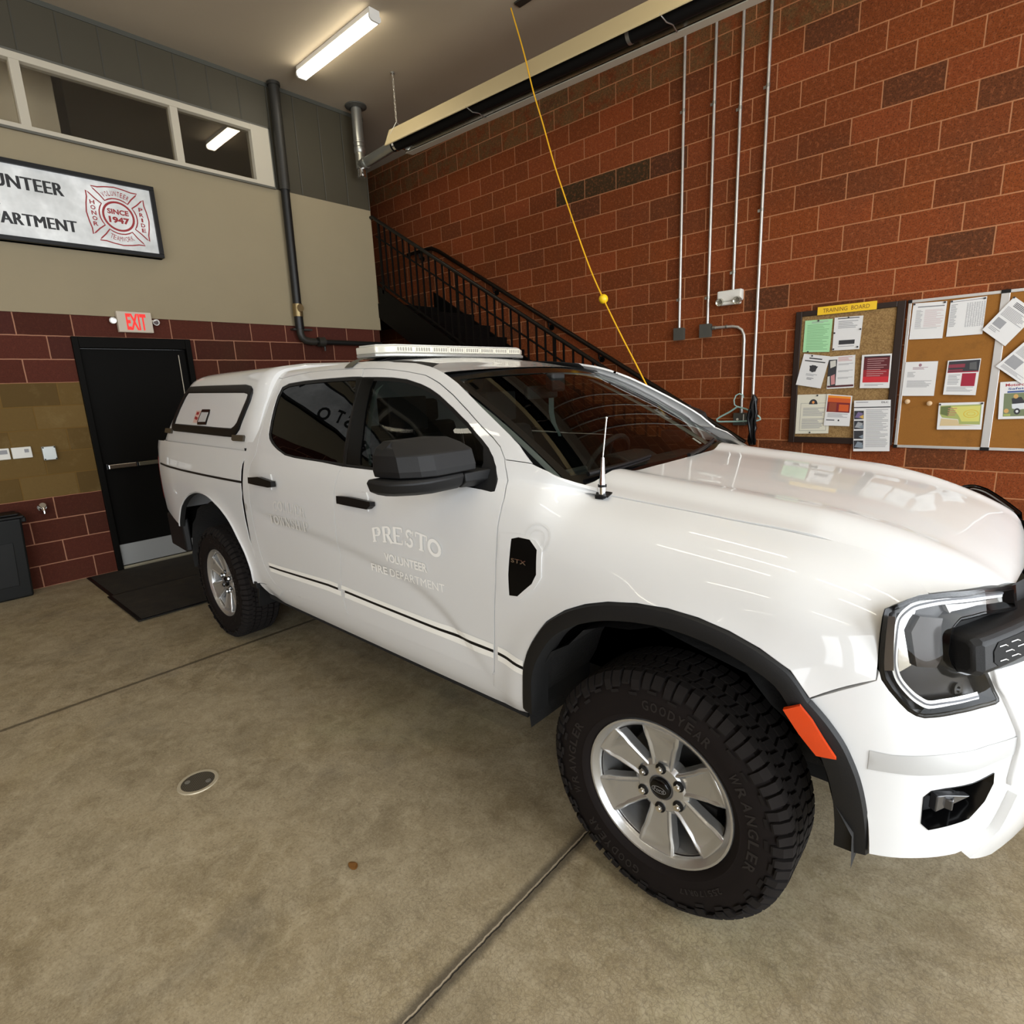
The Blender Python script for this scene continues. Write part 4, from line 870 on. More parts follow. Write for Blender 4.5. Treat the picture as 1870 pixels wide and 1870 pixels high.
s.done('paper_stack', 'thick stack of white newsletters with four pictures, DLC printed on top', [('pic_violet', (.16, .12, .24), .6), ('pic_grey', (.32, .33, .34), .6), ('pic_blue', (.20, .24, .28), .6), ('pic_gold', (.60, .38, .08), .6)], cat='paper stack')
s = Sheet('roster', .022); s.lines(.15, .95, .10, .15, 1, 1)
for i in range(14): s.lines(.12, .32, .20 + i * .035, .235 + i * .035, 1, 2, .4, i); s.lines(.38, .95, .20 + i * .035, .235 + i * .035, 1, 4, .35, i + 50)
s.lines(.12, .8, .70, .715, 1, 1)
s.done('notice_sheet', 'white roster sheet at the top left corner of the aluminium board', [('pink_ink', (.52, .38, .38), .8)], pins=((.94, .03), (.04, .03)))
s = Sheet('table', .022); s.lines(.05, .95, .04, .07, 1, 1); s.lines(.03, .22, .12, .75, 16, 2)
for i in range(8): s.lines(.48 + i * .065, .53 + i * .065, .12, .78, 26, 2, .5, i)
s.done('notice_sheet', 'white sheet with columns of figures, second along the aluminium board top', pins=((.04, .03), (.95, .05)))
s = Sheet('letter', .027); s.poly([(.47 + .05 * math.cos(t), .10 + .045 * math.sin(t)) for t in [2 * PI * i / 14 for i in range(14)]], 4); s.lines(.25, .72, .16, .24, 3, 4); s.lines(.1, .35, .30, .46, 5, 2); s.lines(.12, .88, .55, .76, 7, 2)
s.done('notice_sheet', 'white letter with a small round crest, middle left of the aluminium board', [('crest_ink', (.30, .16, .20), .8)])
s = Sheet('bulletin', .030, .008); s.r(.04, .03, .98, .36, 3); s.r(.05, .12, .55, .22, 5, .0008); s.r(.05, .27, .5, .31, 5, .0008); s.r(.04, .33, .98, .36, 4, .0009); s.poly([(.68, .10), (.88, .08), (.92, .3), (.70, .28)], 6, .0009); s.r(.50, .39, .92, .75, 4); s.lines(.08, .45, .42, .72, 7, 2); s.lines(.08, .9, .77, .92, 5, 2)
s.done('bulletin', 'white bulletin with black and crimson picture blocks on the aluminium board', [('crimson', (.30, .008, .03), .5), ('dark_crimson', (.22, .03, .05), .5), ('photo_grey', (.09, .09, .09), .6)], cat='bulletin')
s = Sheet('map', .030, .006)
s.poly([(.04, .10), (.95, .08), (.96, .82), (.50, .80), (.47, .62), (.1, .55), (.04, .40)], 4); s.poly([(.30, .15), (.93, .13), (.93, .7), (.55, .7), (.48, .5)], 5, .0012); s.poly([(.05, .14), (.28, .12), (.24, .5), (.06, .42)], 6, .0014); s.poly([(.08, .58), (.46, .64), (.50, .80), (.9, .86), (.06, .86)], 7, .0012)
for i in range(4): s.r(.22, .2 + .08 * i, .42 - .03 * (i % 2), .23 + .08 * i, 8, .0018)
put_quads(s.bm, ribbon2([(.74 + .16 * math.cos(t), .42 + .14 * math.sin(t)) for t in [2 * PI * i / 30 for i in range(30)]], .018, True), lambda u, v: s.f(u, v, .0018), 9); put_quads(s.bm, ribbon2([(.74 + .09 * math.cos(t), .42 + .07 * math.sin(t)) for t in [2 * PI * i / 24 for i in range(24)]], .015, True), lambda u, v: s.f(u, v, .0018), 9)
s.done('site_map', 'green and yellow site map on white paper at the aluminium board foot', [('map_green', (.34, .38, .12), .6), ('map_yellow', (.58, .55, .14), .6), ('map_dark', (.12, .15, .05), .6), ('map_sand', (.58, .45, .25), .6), ('map_red', (.45, .20, .12), .6), ('map_gold', (.62, .42, .04), .6)], cat='map', pins=((.03, .06), (.96, .05)))
s = Sheet('tilt1', .036); s.lines(.2, .8, .07, .20, 4, 1, .6); s.lines(.08, .95, .24, .50, 9, 2); s.r(.1, .55, .45, .76, 2); s.lines(.1, .5, .8, .9, 3, 2)
s.done('notice_sheet', 'white printed sheet tilted steeply, upper right edge of the photo', pins=((.02, .02),))
s = Sheet('tilt2', .036); s.lines(.08, .95, .1, .45, 12, 2); s.r(.08, .5, .5, .8, 2); s.lines(.1, .9, .84, .95, 4, 2)
s.done('notice_sheet', 'white printed sheet tilted steeply just above the motorcycle poster')
s = Sheet('moto', .028); s.text('Motorcycle', .16, .96, .05, .15, 4); s.text('Safety', .24, .80, .16, .24, 5); s.r(.22, .25, .95, .30, 5); s.r(.13, .31, .97, .93, 6)
s.poly([(.35, .45), (.62, .42), (.72, .55), (.62, .70), (.4, .72)], 3, .0010); s.poly([(.47 + .07 * math.cos(t), .40 + .06 * math.sin(t)) for t in [2 * PI * i / 12 for i in range(12)]], 8, .0012); s.poly([(.36, .60), (.82, .58), (.92, .72), (.55, .76), (.38, .72)], 9, .0014)
for cx in (.52, .86): s.poly([(cx + .09 * math.cos(t), .80 + .085 * math.sin(t)) for t in [2 * PI * i / 14 for i in range(14)]], 3, .0016); s.poly([(cx + .04 * math.cos(t), .80 + .037 * math.sin(t)) for t in [2 * PI * i / 12 for i in range(12)]], 9, .0019)
s.poly([(.22 + .07 * math.cos(t), .78 + .06 * math.sin(t)) for t in [2 * PI * i / 12 for i in range(12)]], 8, .0013); s.r(.15, .86, .34, .92, 7, .0012)
s.done('poster', 'Motorcycle Safety poster with a rider picture on the aluminium board', [('poster_red', (.35, .03, .05), .6), ('poster_blue', (.05, .09, .24), .6), ('poster_green', (.16, .19, .10), .6), ('poster_grass', (.34, .38, .10), .6), ('poster_skin', (.55, .32, .10), .6), ('poster_pale', (.60, .62, .64), .6)], cat='poster')
for (x, z), l in zip(PQ['pins'], ('wooden push pin under the crest letter', 'wooden push pin left of the site map corner')):
    r = empty('push_pin', (x, -.02, z), l, 'pin', 'wooden push pins'); bm = B(); lathe(bm, [(0, 0), (.006, 0), (.006, .010), (.019, .018), (.019, .026), (.012, .031), (0, .032)], (x, -.018, z), (0, -1, 0), 16); link('head', bm, P('pin_wood', (.62, .42, .24), .5), r)

# ================================================================ THE TRUCK
TR = {
 'front_door': [(4.2164,7.8918), (4.2011,7.4713), (4.191,6.8209), (4.1882,6.4252), (4.1868,5.5241), (4.1779,4.547), (4.1677,4.242), (4.1767,4.0282), (4.1624,3.5181), (4.1421,2.9087), (4.1577,2.3326), (4.1737,1.9581), (4.5525,1.9496), (4.8544,1.9571), (5.1355,1.9137), (5.1595,1.9717), (5.1714,2.1591), (5.1965,3.4445), (5.2217,4.6173), (5.2294,5.5747), (5.2269,6.2648), (5.2286,6.755), (5.2251,7.2567), (5.2066,7.763), (5.1891,8.7245), (5.1673,9.4725), (5.1369,9.8988), (5.0916,10.2025), (5.0237,10.5071), (4.9301,10.938), (4.825,11.3448), (4.716,11.6709), (4.6084,11.9009), (4.4767,11.9652), (4.3039,11.9831), (4.152,11.9674), (4.1731,11.5208), (4.2549,11.5355), (4.4035,11.583), (4.5033,11.5794), (4.606,11.4611), (4.6753,11.3411), (4.7461,11.1767), (4.8521,10.841), (4.9482,10.4932), (5.0405,10.0177), (5.082,9.7502), (5.1142,9.4152), (5.1369,8.9938), (5.1636,7.755), (5.1686,7.5077), (5.1555,7.4712), (5.1087,7.5242), (4.9111,7.6363), (4.6197,7.8283), (4.4709,7.8936)],
 'rear_door': [(4.2164,7.8918), (4.2011,7.4713), (4.191,6.8209), (4.1882,6.4252), (4.1868,5.5241), (4.1779,4.547), (4.1677,4.242), (4.1767,4.0282), (4.1624,3.5181), (4.1421,2.9087), (4.1577,2.3326), (4.1737,1.9581), (3.8112,1.8337), (3.4817,1.6996), (3.4078,1.9228), (3.3431,2.2476), (3.3011,2.5602), (3.2779,2.9781), (3.2682,3.4699), (3.2518,4.2345), (3.2473,5.2553), (3.2546,5.6966), (3.2406,6.7244), (3.2641,7.185), (3.3049,7.7295), (3.304,8.3632), (3.3072,9.534), (3.3045,10.3218), (3.3065,11.047), (3.3407,11.8875), (3.4335,11.9997), (3.6164,12.1268), (3.8397,12.1278), (4.1493,11.9857), (4.1676,11.5419), (4.0676,11.5732), (3.8471,11.5871), (3.6225,11.5815), (3.4512,11.5191), (3.3835,11.3588), (3.3714,10.9393), (3.3776,10.4576), (3.3907,9.9144), (3.4087,9.3598), (3.4277,9.1587), (3.4744,8.8843), (3.5546,8.4736), (3.6431,8.1081), (3.7513,8.0143), (4.0331,7.9797)],
 'corner_seam': [(3.4818,1.6995), (3.4078,1.9228), (3.3431,2.2476), (3.3011,2.5602), (3.2779,2.9781), (3.2682,3.4699), (3.2518,4.2345), (3.2473,5.2553), (3.2546,5.6966), (3.2406,6.7244), (3.2641,7.185), (3.3049,7.7295), (3.304,8.3632), (3.3072,9.534), (3.3045,10.3218), (3.3065,11.047), (3.3407,11.8875)],
 'pillar_low': [(3.3393,11.9011), (3.4319,12.0141), (3.6148,12.1434), (3.8382,12.1437), (4.1483,11.9974), (4.303,11.9943), (4.4759,11.9758), (4.6074,11.9154), (4.7152,11.6835), (4.8244,11.3562), (4.9296,10.9491), (5.0234,10.5176), (5.0913,10.2135), (5.1366,9.9105), (5.167,9.4847), (5.1727,9.4188)],
 'pillar_up': [(5.2848,9.5188), (5.2095,10.249), (5.1645,10.519), (5.0539,11.0428), (4.9264,11.5679), (4.8176,11.9677), (4.7062,12.2699), (4.594,12.5371), (4.4867,12.6925), (4.3266,12.5782)],
 'rear_dlo': [(4.1676,11.5419), (4.0676,11.5732), (3.8471,11.5871), (3.6225,11.5815), (3.4512,11.5191), (3.3835,11.3588), (3.3714,10.9393), (3.3776,10.4576), (3.3907,9.9144), (3.4087,9.3598), (3.4277,9.1587), (3.4744,8.8843), (3.5546,8.4736), (3.6431,8.1081), (3.7513,8.0143), (4.0331,7.9797), (4.2225,7.9263)],
 'front_dlo': [(4.1676,11.5419), (4.2549,11.5355), (4.4035,11.583), (4.5033,11.5794), (4.606,11.4611), (4.6753,11.3411), (4.7461,11.1767), (4.8521,10.841), (4.9482,10.4932), (5.0405,10.0177), (5.082,9.7502), (5.1142,9.4152), (5.1369,8.9938), (5.1636,7.755), (5.1686,7.5077), (5.1555,7.4712), (5.1087,7.5242), (4.9111,7.6363), (4.6197,7.8283), (4.4709,7.8936), (4.2224,7.9263)],
 'bpillar': [(4.1142,11.5622), (4.266,11.5465), (4.2656,11.0832), (4.2858,10.279), (4.3169,9.4428), (4.3492,8.1077), (4.2437,8.0609), (4.2247,9.088), (4.1986,9.9697), (4.1679,10.6869)],
 'sail': [(4.9421,10.5166), (5.0405,10.0177), (5.082,9.7502), (5.1142,9.4152), (5.1369,8.9938), (5.1636,7.755), (5.1686,7.5077), (5.1555,7.4712), (5.0762,7.5332), (5.0476,8.4228), (5.0689,8.54), (5.077,9.0978), (5.0587,9.7478)],
 'fender_a': [(5.1714,2.1589), (5.1965,3.4445), (5.2217,4.6173), (5.2294,5.5747), (5.2269,6.2648), (5.2286,6.755), (5.2251,7.2567), (5.2066,7.763), (5.1891,8.7245), (5.1673,9.4725), (5.1729,9.4104)],
 'fender_cowl': [(5.2851,9.5024), (5.3504,9.2481), (5.3957,8.8213), (5.4357,8.4952)],
 'hood_seam': [(5.5425,8), (5.7432,7.9479), (5.9347,7.9175), (5.9938,7.9204), (6.0709,7.9468), (6.1449,7.9469), (6.2131,7.9872), (6.2791,8), (6.3115,8), (6.3382,7.985), (6.366,7.8862), (6.3908,7.7493), (6.4117,7.607)],
 'hl_side': [(6.4263,7.4618), (6.4083,7.3139), (6.39,7.0901), (6.3704,6.8348), (6.3561,6.6318), (6.3558,6.4043), (6.3583,5.9522), (6.3608,5.4819), (6.3628,5.1394)],
 'fender_bot': [(6.3636,4.6826), (6.2403,4.0243), (6.2413,4.0272), (6.1948,4.4962), (6.1227,4.8244), (6.0459,5.0575), (5.9647,5.2037), (5.8783,5.2532), (5.7857,5.1901), (5.6925,5.0173), (5.6139,4.7739), (5.5358,4.4532), (5.4582,4.0264), (5.3887,3.4341), (5.3598,3.1156), (5.3386,2.7072), (5.3252,2.0847), (5.3029,1.006), (5.2952,1.1314), (5.1489,1.4041)],
 'arch_front': [(5.303,1.006), (5.3252,2.0847), (5.3386,2.7071), (5.3598,3.1157), (5.3887,3.4342), (5.4582,4.0263), (5.5358,4.4532), (5.6139,4.774), (5.6925,5.0172), (5.7857,5.1901), (5.8783,5.2533), (5.9647,5.2037), (6.0459,5.0575), (6.1227,4.8244), (6.1948,4.4963), (6.2413,4.0272), (6.2481,3.9789), (6.2934,3.6039), (6.3297,3.183), (6.3587,2.5375), (6.3759,1.6458), (6.3828,0.4878)],
 'arch_rear': [(1.9265,2.747), (1.9425,2.9589), (1.9724,3.2068), (2.0533,3.7934), (2.1112,4.0739), (2.1628,4.3169), (2.2711,4.6989), (2.4022,4.9574), (2.5369,5.0085), (2.6578,4.8777), (2.7912,4.523), (2.8954,4.1155), (2.9681,3.7365), (3.0244,3.3475), (3.0749,2.957), (3.1203,2.5033), (3.1479,1.939), (3.1367,1.0551)],
 'bed_front': [(3.1757,7.806), (3.1669,7.3477), (3.1403,7.0133), (3.1346,6.6623), (3.1364,6.2036), (3.1455,5.5405), (3.1357,5.1231), (3.142,4.1219), (3.1611,3.3203), (3.1965,2.6794), (3.2343,2.1603), (3.2767,1.8501), (3.2624,1.3361)],
 'bed_top': [(1.715,7.9765), (2.4939,7.8924), (3.1756,7.8059)],
 'bed_stripe': [(1.6479,6.3405), (2.1597,6.2111), (2.5505,6.165), (2.8919,6.1475), (3.1705,6.1503)],
 'cap_win': [(2.0798,2.8881), (2.3757,2.8372), (3.0234,2.7287), (3.0824,2.6612), (3.1185,2.5079), (3.131,2.3392), (3.1267,2.0194), (3.094,1.4275), (3.0563,0.911), (3.0181,0.729), (2.9553,0.565), (2.8169,0.5739), (2.4669,0.6151), (1.9288,0.678), (1.8861,0.7922), (1.8856,1.0463), (1.9232,1.473), (1.9725,2.004), (2.0305,2.5928)],
 'cap_panel': [(2.1444,2.5736), (2.5754,2.5136), (3.0467,2.4456), (3.0709,2.3799), (3.0723,2.2308), (3.0596,1.7989), (3.0255,1.1606), (2.9953,0.9324), (2.9454,0.8523), (2.4663,0.9169), (1.942,0.9881), (1.9149,1.083), (1.9374,1.3145), (2.0094,1.9294), (2.072,2.4652)],
 'cap_latch': [(2.4348,1.6851), (2.5619,1.6809), (2.567,1.5074), (2.5415,1.0517), (2.3991,1.0395), (2.3914,1.1792)],
 'cap_sticker': [(2.3255,1.6428), (2.4153,1.6319), (2.3952,1.1178), (2.3032,1.1366)],
 'cap_lamp': [(2.9771,0.6766), (3.127,0.6891), (3.1364,0.6322), (3.1236,0.4212), (2.9836,0.4166), (2.9643,0.4737)],
 'cap_lamp2': [(1.7532,0.8117), (1.8908,0.8116), (1.8707,0.5403), (1.7313,0.5721)],
 'cap_rear': [(1.5949,0.1367), (1.753,0.7732), (1.874,1.5043), (1.9508,2.2264), (2.0126,2.9603), (2.0341,3.3986), (2.106,3.6308)],
 'stripe_mid': [(3.2336,2.6549), (4.0217,2.8743), (4.205,2.8659), (4.4081,2.8386), (4.6546,2.8127), (4.8692,2.7776), (5.0368,2.7783), (5.1801,2.7752), (5.2485,2.7454), (5.3369,2.6828)],
 'stripe_top': [(3.2306,2.8047), (4.0292,3.0552), (4.2116,3.0472), (4.4134,3.0109), (4.6589,2.9911), (4.8717,2.9651), (5.0434,2.9851), (5.1836,2.9712), (5.2504,2.9435), (5.3405,2.8923)],
 'stripe_bot': [(3.245,2.472), (4.0133,2.6497), (4.1976,2.6428), (4.402,2.6262), (4.65,2.6064), (4.8665,2.5857), (5.0265,2.5533), (5.1768,2.5751), (5.2469,2.5416), (5.3329,2.4635)],
 'h_front': [(4.2596,6.4162), (4.3505,6.4521), (4.4158,6.4412), (4.5236,6.4035), (4.526,6.2461), (4.5003,6.0949), (4.3732,6.0945), (4.2645,6.1053)],
 'h_rear': [(3.3262,6.5006), (3.4527,6.6262), (3.6103,6.5313), (3.6199,6.2819), (3.5786,6.2149), (3.3296,6.2298)],
 'hcup_front': [(4.3526,6.7036), (4.4506,6.7428), (4.4655,6.5363), (4.4687,5.9655), (4.3593,5.9214), (4.3527,6.5278)],
 'hcup_rear': [(3.4403,6.7969), (3.546,6.8368), (3.5609,6.5791), (3.5545,6.0831), (3.4359,6.0331)],
 'vent': [(5.2953,5.9653), (5.3254,6.0504), (5.3734,6.0452), (5.4082,5.8), (5.4122,5.1188), (5.3933,4.8402), (5.3266,4.4105), (5.288,4.3749), (5.2874,4.9183), (5.2928,5.5018)],
 'vent_frame': [(5.2428,6.0878), (5.3278,6.1683), (5.3986,6.056), (5.4286,5.8372), (5.4324,5.0742), (5.4066,4.7575), (5.3253,4.2778), (5.2421,4.2483)],
 'stx': [(5.2935,5.3551), (5.3782,5.3961), (5.3746,5.2475)],
 't_presto': [(4.5019,5.4502), (4.5094,4.888), (4.6559,5.6812), (4.6552,5.0419), (4.8343,5.5742), (4.8214,4.993), (4.9352,5.3315), (4.8813,4.8959)],
 't_vol': [(4.5677,4.6158), (4.5683,4.3542), (4.8596,4.612), (4.8469,4.3452)],
 't_fire': [(4.463,4.1632), (4.4638,3.9227), (4.949,4.1361), (4.9373,3.9179)],
 't_coll': [(3.5615,5.5665), (3.9169,5.6283), (3.5445,5.0404), (3.9066,5.2106), (3.5178,4.881), (3.9437,5.0806), (3.4842,4.453), (3.9253,4.6573)],
 'bump_a': [(0.5482,0.8549), (0.624,0.8497), (1.0949,0.7957), (1.3907,0.7343), (1.6232,0.6537), (1.7789,0.5623), (1.8835,0.4705), (2.5355,0.4796), (3.5687,0.5014)],
 'hl_low': [(1.8554,0.9516), (1.9047,0.9313), (2.08,0.9052), (2.3457,0.8764), (2.5793,0.8549), (2.7925,0.8419), (3.0108,0.8352), (3.3544,0.8334), (3.9598,0.8314), (4.6227,0.8251), (5.0992,0.8177), (5.2198,0.8197), (5.2428,0.8278), (5.1936,0.8663), (4.9917,0.9114)],
 'hl_in': [(4.9917,0.9114), (4.3874,0.9243), (4.1138,0.938), (3.9635,0.9579), (3.8959,0.9798), (3.9691,1.0189), (4.0571,1.0353), (4.2535,1.0473), (4.9867,1.0425), (5.9424,1.0215), (6.0924,1.0629)],
 'hl_top': [(5.9225,1.0854), (5.0284,1.1063), (3.9716,1.1217), (3.3996,1.1249), (3.0893,1.124), (2.6592,1.1186), (2.2081,1.1097), (1.9566,1.1001), (1.9107,1.0822), (1.873,1.0439), (1.8486,1.0031), (1.8406,0.9722)],
 'bump_seam': [(1.8147,0.9285), (0.5358,0.8555)],
 'drl': [(5.6702,1.0727), (5.0142,1.0861), (3.9536,1.1012), (3.2572,1.101), (2.8977,1.0937), (2.5702,1.0802), (2.4167,1.0634), (2.3303,1.024), (2.281,0.9838), (2.3075,0.9531), (2.4316,0.9261), (2.7403,0.8953), (3.0639,0.8715), (3.3303,0.8597), (3.8239,0.8562), (4.8398,0.8452)],
 'hl_refl': [(2.6321,1.0797), (3.1698,1.0822), (2.9076,1.0374), (2.8757,0.9899), (2.966,0.9546), (2.5329,0.94), (2.5091,0.9727), (2.579,1.0326)],
 'hl_proj': [(2.9076,1.0374), (3.1853,1.0723), (3.8687,1.0589), (3.8027,1.0381), (3.7591,0.962), (3.5987,0.9444), (3.0161,0.9541)],
 'hl_turn': [(4.0191,1.0881), (5.958,1.0557), (5.8929,1.0259), (4.2027,1.0525)],
 'hl_low_l': [(4.3831,0.872)],
 'fog': [(2.8733,0.6411), (3.0393,0.6571), (3.3667,0.6613), (4.7627,0.6624), (4.7937,0.6317), (4.5699,0.5934), (4.0847,0.5643), (3.7175,0.5595), (3.0819,0.551), (2.8944,0.569)],
 'tape': [(1.6982,0.7524), (2.0733,0.7484), (2.7088,0.7487), (3.5245,0.7488), (4.5288,0.743), (5.4326,0.7275), (5.4004,0.6815), (4.6718,0.693), (3.487,0.6996), (2.6996,0.7002), (2.0801,0.7026), (1.6801,0.7031)],
 'skid_edge': [(5.2895,0.5987), (5.3726,0.6684), (5.4901,0.7374), (5.4043,0.8394), (5.0411,0.9074)],
 'marker': [(6.1911,3.8163), (6.2234,3.9454), (6.2512,3.7184), (6.3042,3.1348), (6.2661,3.1066), (6.2268,3.4458)],
 'hood_lip': [(6.4249,0.6601), (6.468,0.6097), (6.5094,0.5594), (6.5461,0.5035), (6.5792,0.3958)],
 'antenna': [(5.5176,0.703)],
}
TK = empty('pickup_truck', (4.2, YC, 0), 'white four-door pickup truck with cargo cap, light bar and fire department lettering', 'truck')
mir = lambda p, s: Vector(p) if s > 0 else Vector((p[0], 2 * YC - p[1], p[2]))
_fc = {}
def ev(f, a, b):
    key = (f.__name__, round(a, 5), round(b, 5))
    if key not in _fc: _fc[key] = Vector(f(a, b))
    return _fc[key]
def nrm(f, a, b, out=(0, -1, .35)):
    e = .004; n = (ev(f, a + e, b) - ev(f, a - e, b)).cross(ev(f, a, b + e * 8) - ev(f, a, b - e * 8))
    n.normalize(); return n if n.dot(Vector(out)) >= 0 else -n
def inset_poly(P2, d):
    n = len(P2); A = sum(P2[i].x * P2[(i + 1) % n].y - P2[(i + 1) % n].x * P2[i].y for i in range(n)); sg = 1 if A > 0 else -1; out = []
    for i in range(n):
        e1 = (P2[i] - P2[i - 1]).normalized(); e2 = (P2[(i + 1) % n] - P2[i]).normalized()
        n1 = Vector((-e1.y, e1.x)) * sg; n2 = Vector((-e2.y, e2.x)) * sg; m = n1 + n2
        m = m / max(.5, m.length_squared / 2) if m.length > 1e-6 else n1
        out.append(P2[i] + m * d)
    return out
def clean(P2, tol=.0015):
    out = []
    for p in P2:
        if not out or (p - out[-1]).length > tol: out.append(p)
    if (out[0] - out[-1]).length < tol: out.pop()
    return out
def resample(P2, st):
    out = []; n = len(P2)
    for i in range(n):
        a, b = P2[i], P2[(i + 1) % n]; L = (b - a).length; k = max(1, int(round(L / st)))
        out += [a.lerp(b, j / k) for j in range(k)]
    return out
def pip(p, poly):
    c = False; n = len(poly)
    for i in range(n):
        a, b = poly[i], poly[i - 1]
        if (a.y > p.y) != (b.y > p.y) and p.x < (b.x - a.x) * (p.y - a.y) / (b.y - a.y) + a.x: c = not c
    return c
def panel(bm, f, poly, kb, st=.028, off=0.0, thick=.012, inset=.0, sides=(1,), k=0, holes=(), out=(0, -1, .35), ka=1.0, smooth=0):
    loops = [clean([Vector((a * ka, b * kb)) for a, b in poly])]
    if inset: loops[0] = clean(inset_poly(loops[0], inset))
    for h in holes:
        q = clean([Vector((a * ka, b * kb)) for a, b in h]); loops.append(inset_poly(q, -inset) if inset else q)
    loops = [resample(l, st) for l in loops]
    V, E = [], []
    for l in loops:
        o = len(V); V += l; E += [(o + i, o + (i + 1) % len(l)) for i in range(len(l))]
    x0, x1 = min(v.x for v in loops[0]), max(v.x for v in loops[0]); y0, y1 = min(v.y for v in loops[0]), max(v.y for v in loops[0])
    nb = len(V); bnd = list(V); j = 0; y = y0 + st / 2
    while y < y1:
        x = x0 + (st / 2 if j % 2 else st)
        while x < x1:
            p = Vector((x, y))
            if pip(p, loops[0]) and not any(pip(p, h) for h in loops[1:]) and min((p - q).length_squared for q in bnd) > (st * .45) ** 2: V.append(p)
            x += st
        y += st * .87; j += 1
    r = geometry.delaunay_2d_cdt(V, E, [], 0, 1e-5); vv, tris = r[0], r[2]
    keep = []
    for t in tris:
        c = sum((vv[i] for i in t), Vector((0, 0))) / 3
        if pip(c, loops[0]) and not any(pip(c, h) for h in loops[1:]): keep.append(t)
    cnt = {}
    for t in keep:
        for i in range(3):
            e = (t[i], t[(i + 1) % 3]); cnt[e] = 1
    rim = [e for e in cnt if (e[1], e[0]) not in cnt]
    for s in sides:
        pos, nn = {}, {}
        for t in keep:
            for i in t:
                if i not in pos:
                    a, b = vv[i].x / ka, vv[i].y / kb; nv = nrm(f, a, b, out); p = ev(f, a, b) + nv * off
                    pos[i] = bm.verts.new(mir(p, s)); nn[i] = nv
        for t in keep:
            fc = bm.faces.new([pos[i] for i in t]); fc.material_index = k
        if thick:
            bk = {}
            for e in rim:
                for i in e:
                    if i not in bk: n_ = nn[i]; bk[i] = bm.verts.new(pos[i].co - (n_ if s > 0 else Vector((n_.x, -n_.y, n_.z))) * thick)
                fc = bm.faces.new((pos[e[0]], bk[e[0]], bk[e[1]], pos[e[1]])); fc.material_index = k
def part(name, mats, build, parent=TK, bevel=0.0, label=None, sharp=38, smooth=True):
    bm = B(); build(bm); o = link(name, bm, mats, parent, bevel=bevel, sharp=sharp, smooth=smooth)
    if label: o['label'] = label
    return o
def strip(bm, f, pts, w, kb, off, sides=(1,), k=0, n=6, thick=.0):
    # ribbon following a path on a surface, w in metres
    pp = []
    for (a, b), (c, d) in zip(pts, pts[1:]):
        m = max(1, int(math.hypot(c - a, (d - b) * kb) / .02)); pp += [(a + (c - a) * i / m, b + (d - b) * i / m) for i in range(m)]
    pp.append(pts[-1])
    q = ribbon2([(a, b * kb) for a, b in pp], w)
    for s in sides:
        put_quads(bm, q, lambda u, v: mir(ev(f, u, v / kb) + nrm(f, u, v / kb) * off, s), k)
KS = .115      # metres per profile step on the body side
g2 = lambda a, b, n: [a + (b - a) * i / n for i in range(n + 1)]
SD = (1, -1)
WP = 'white_paint'
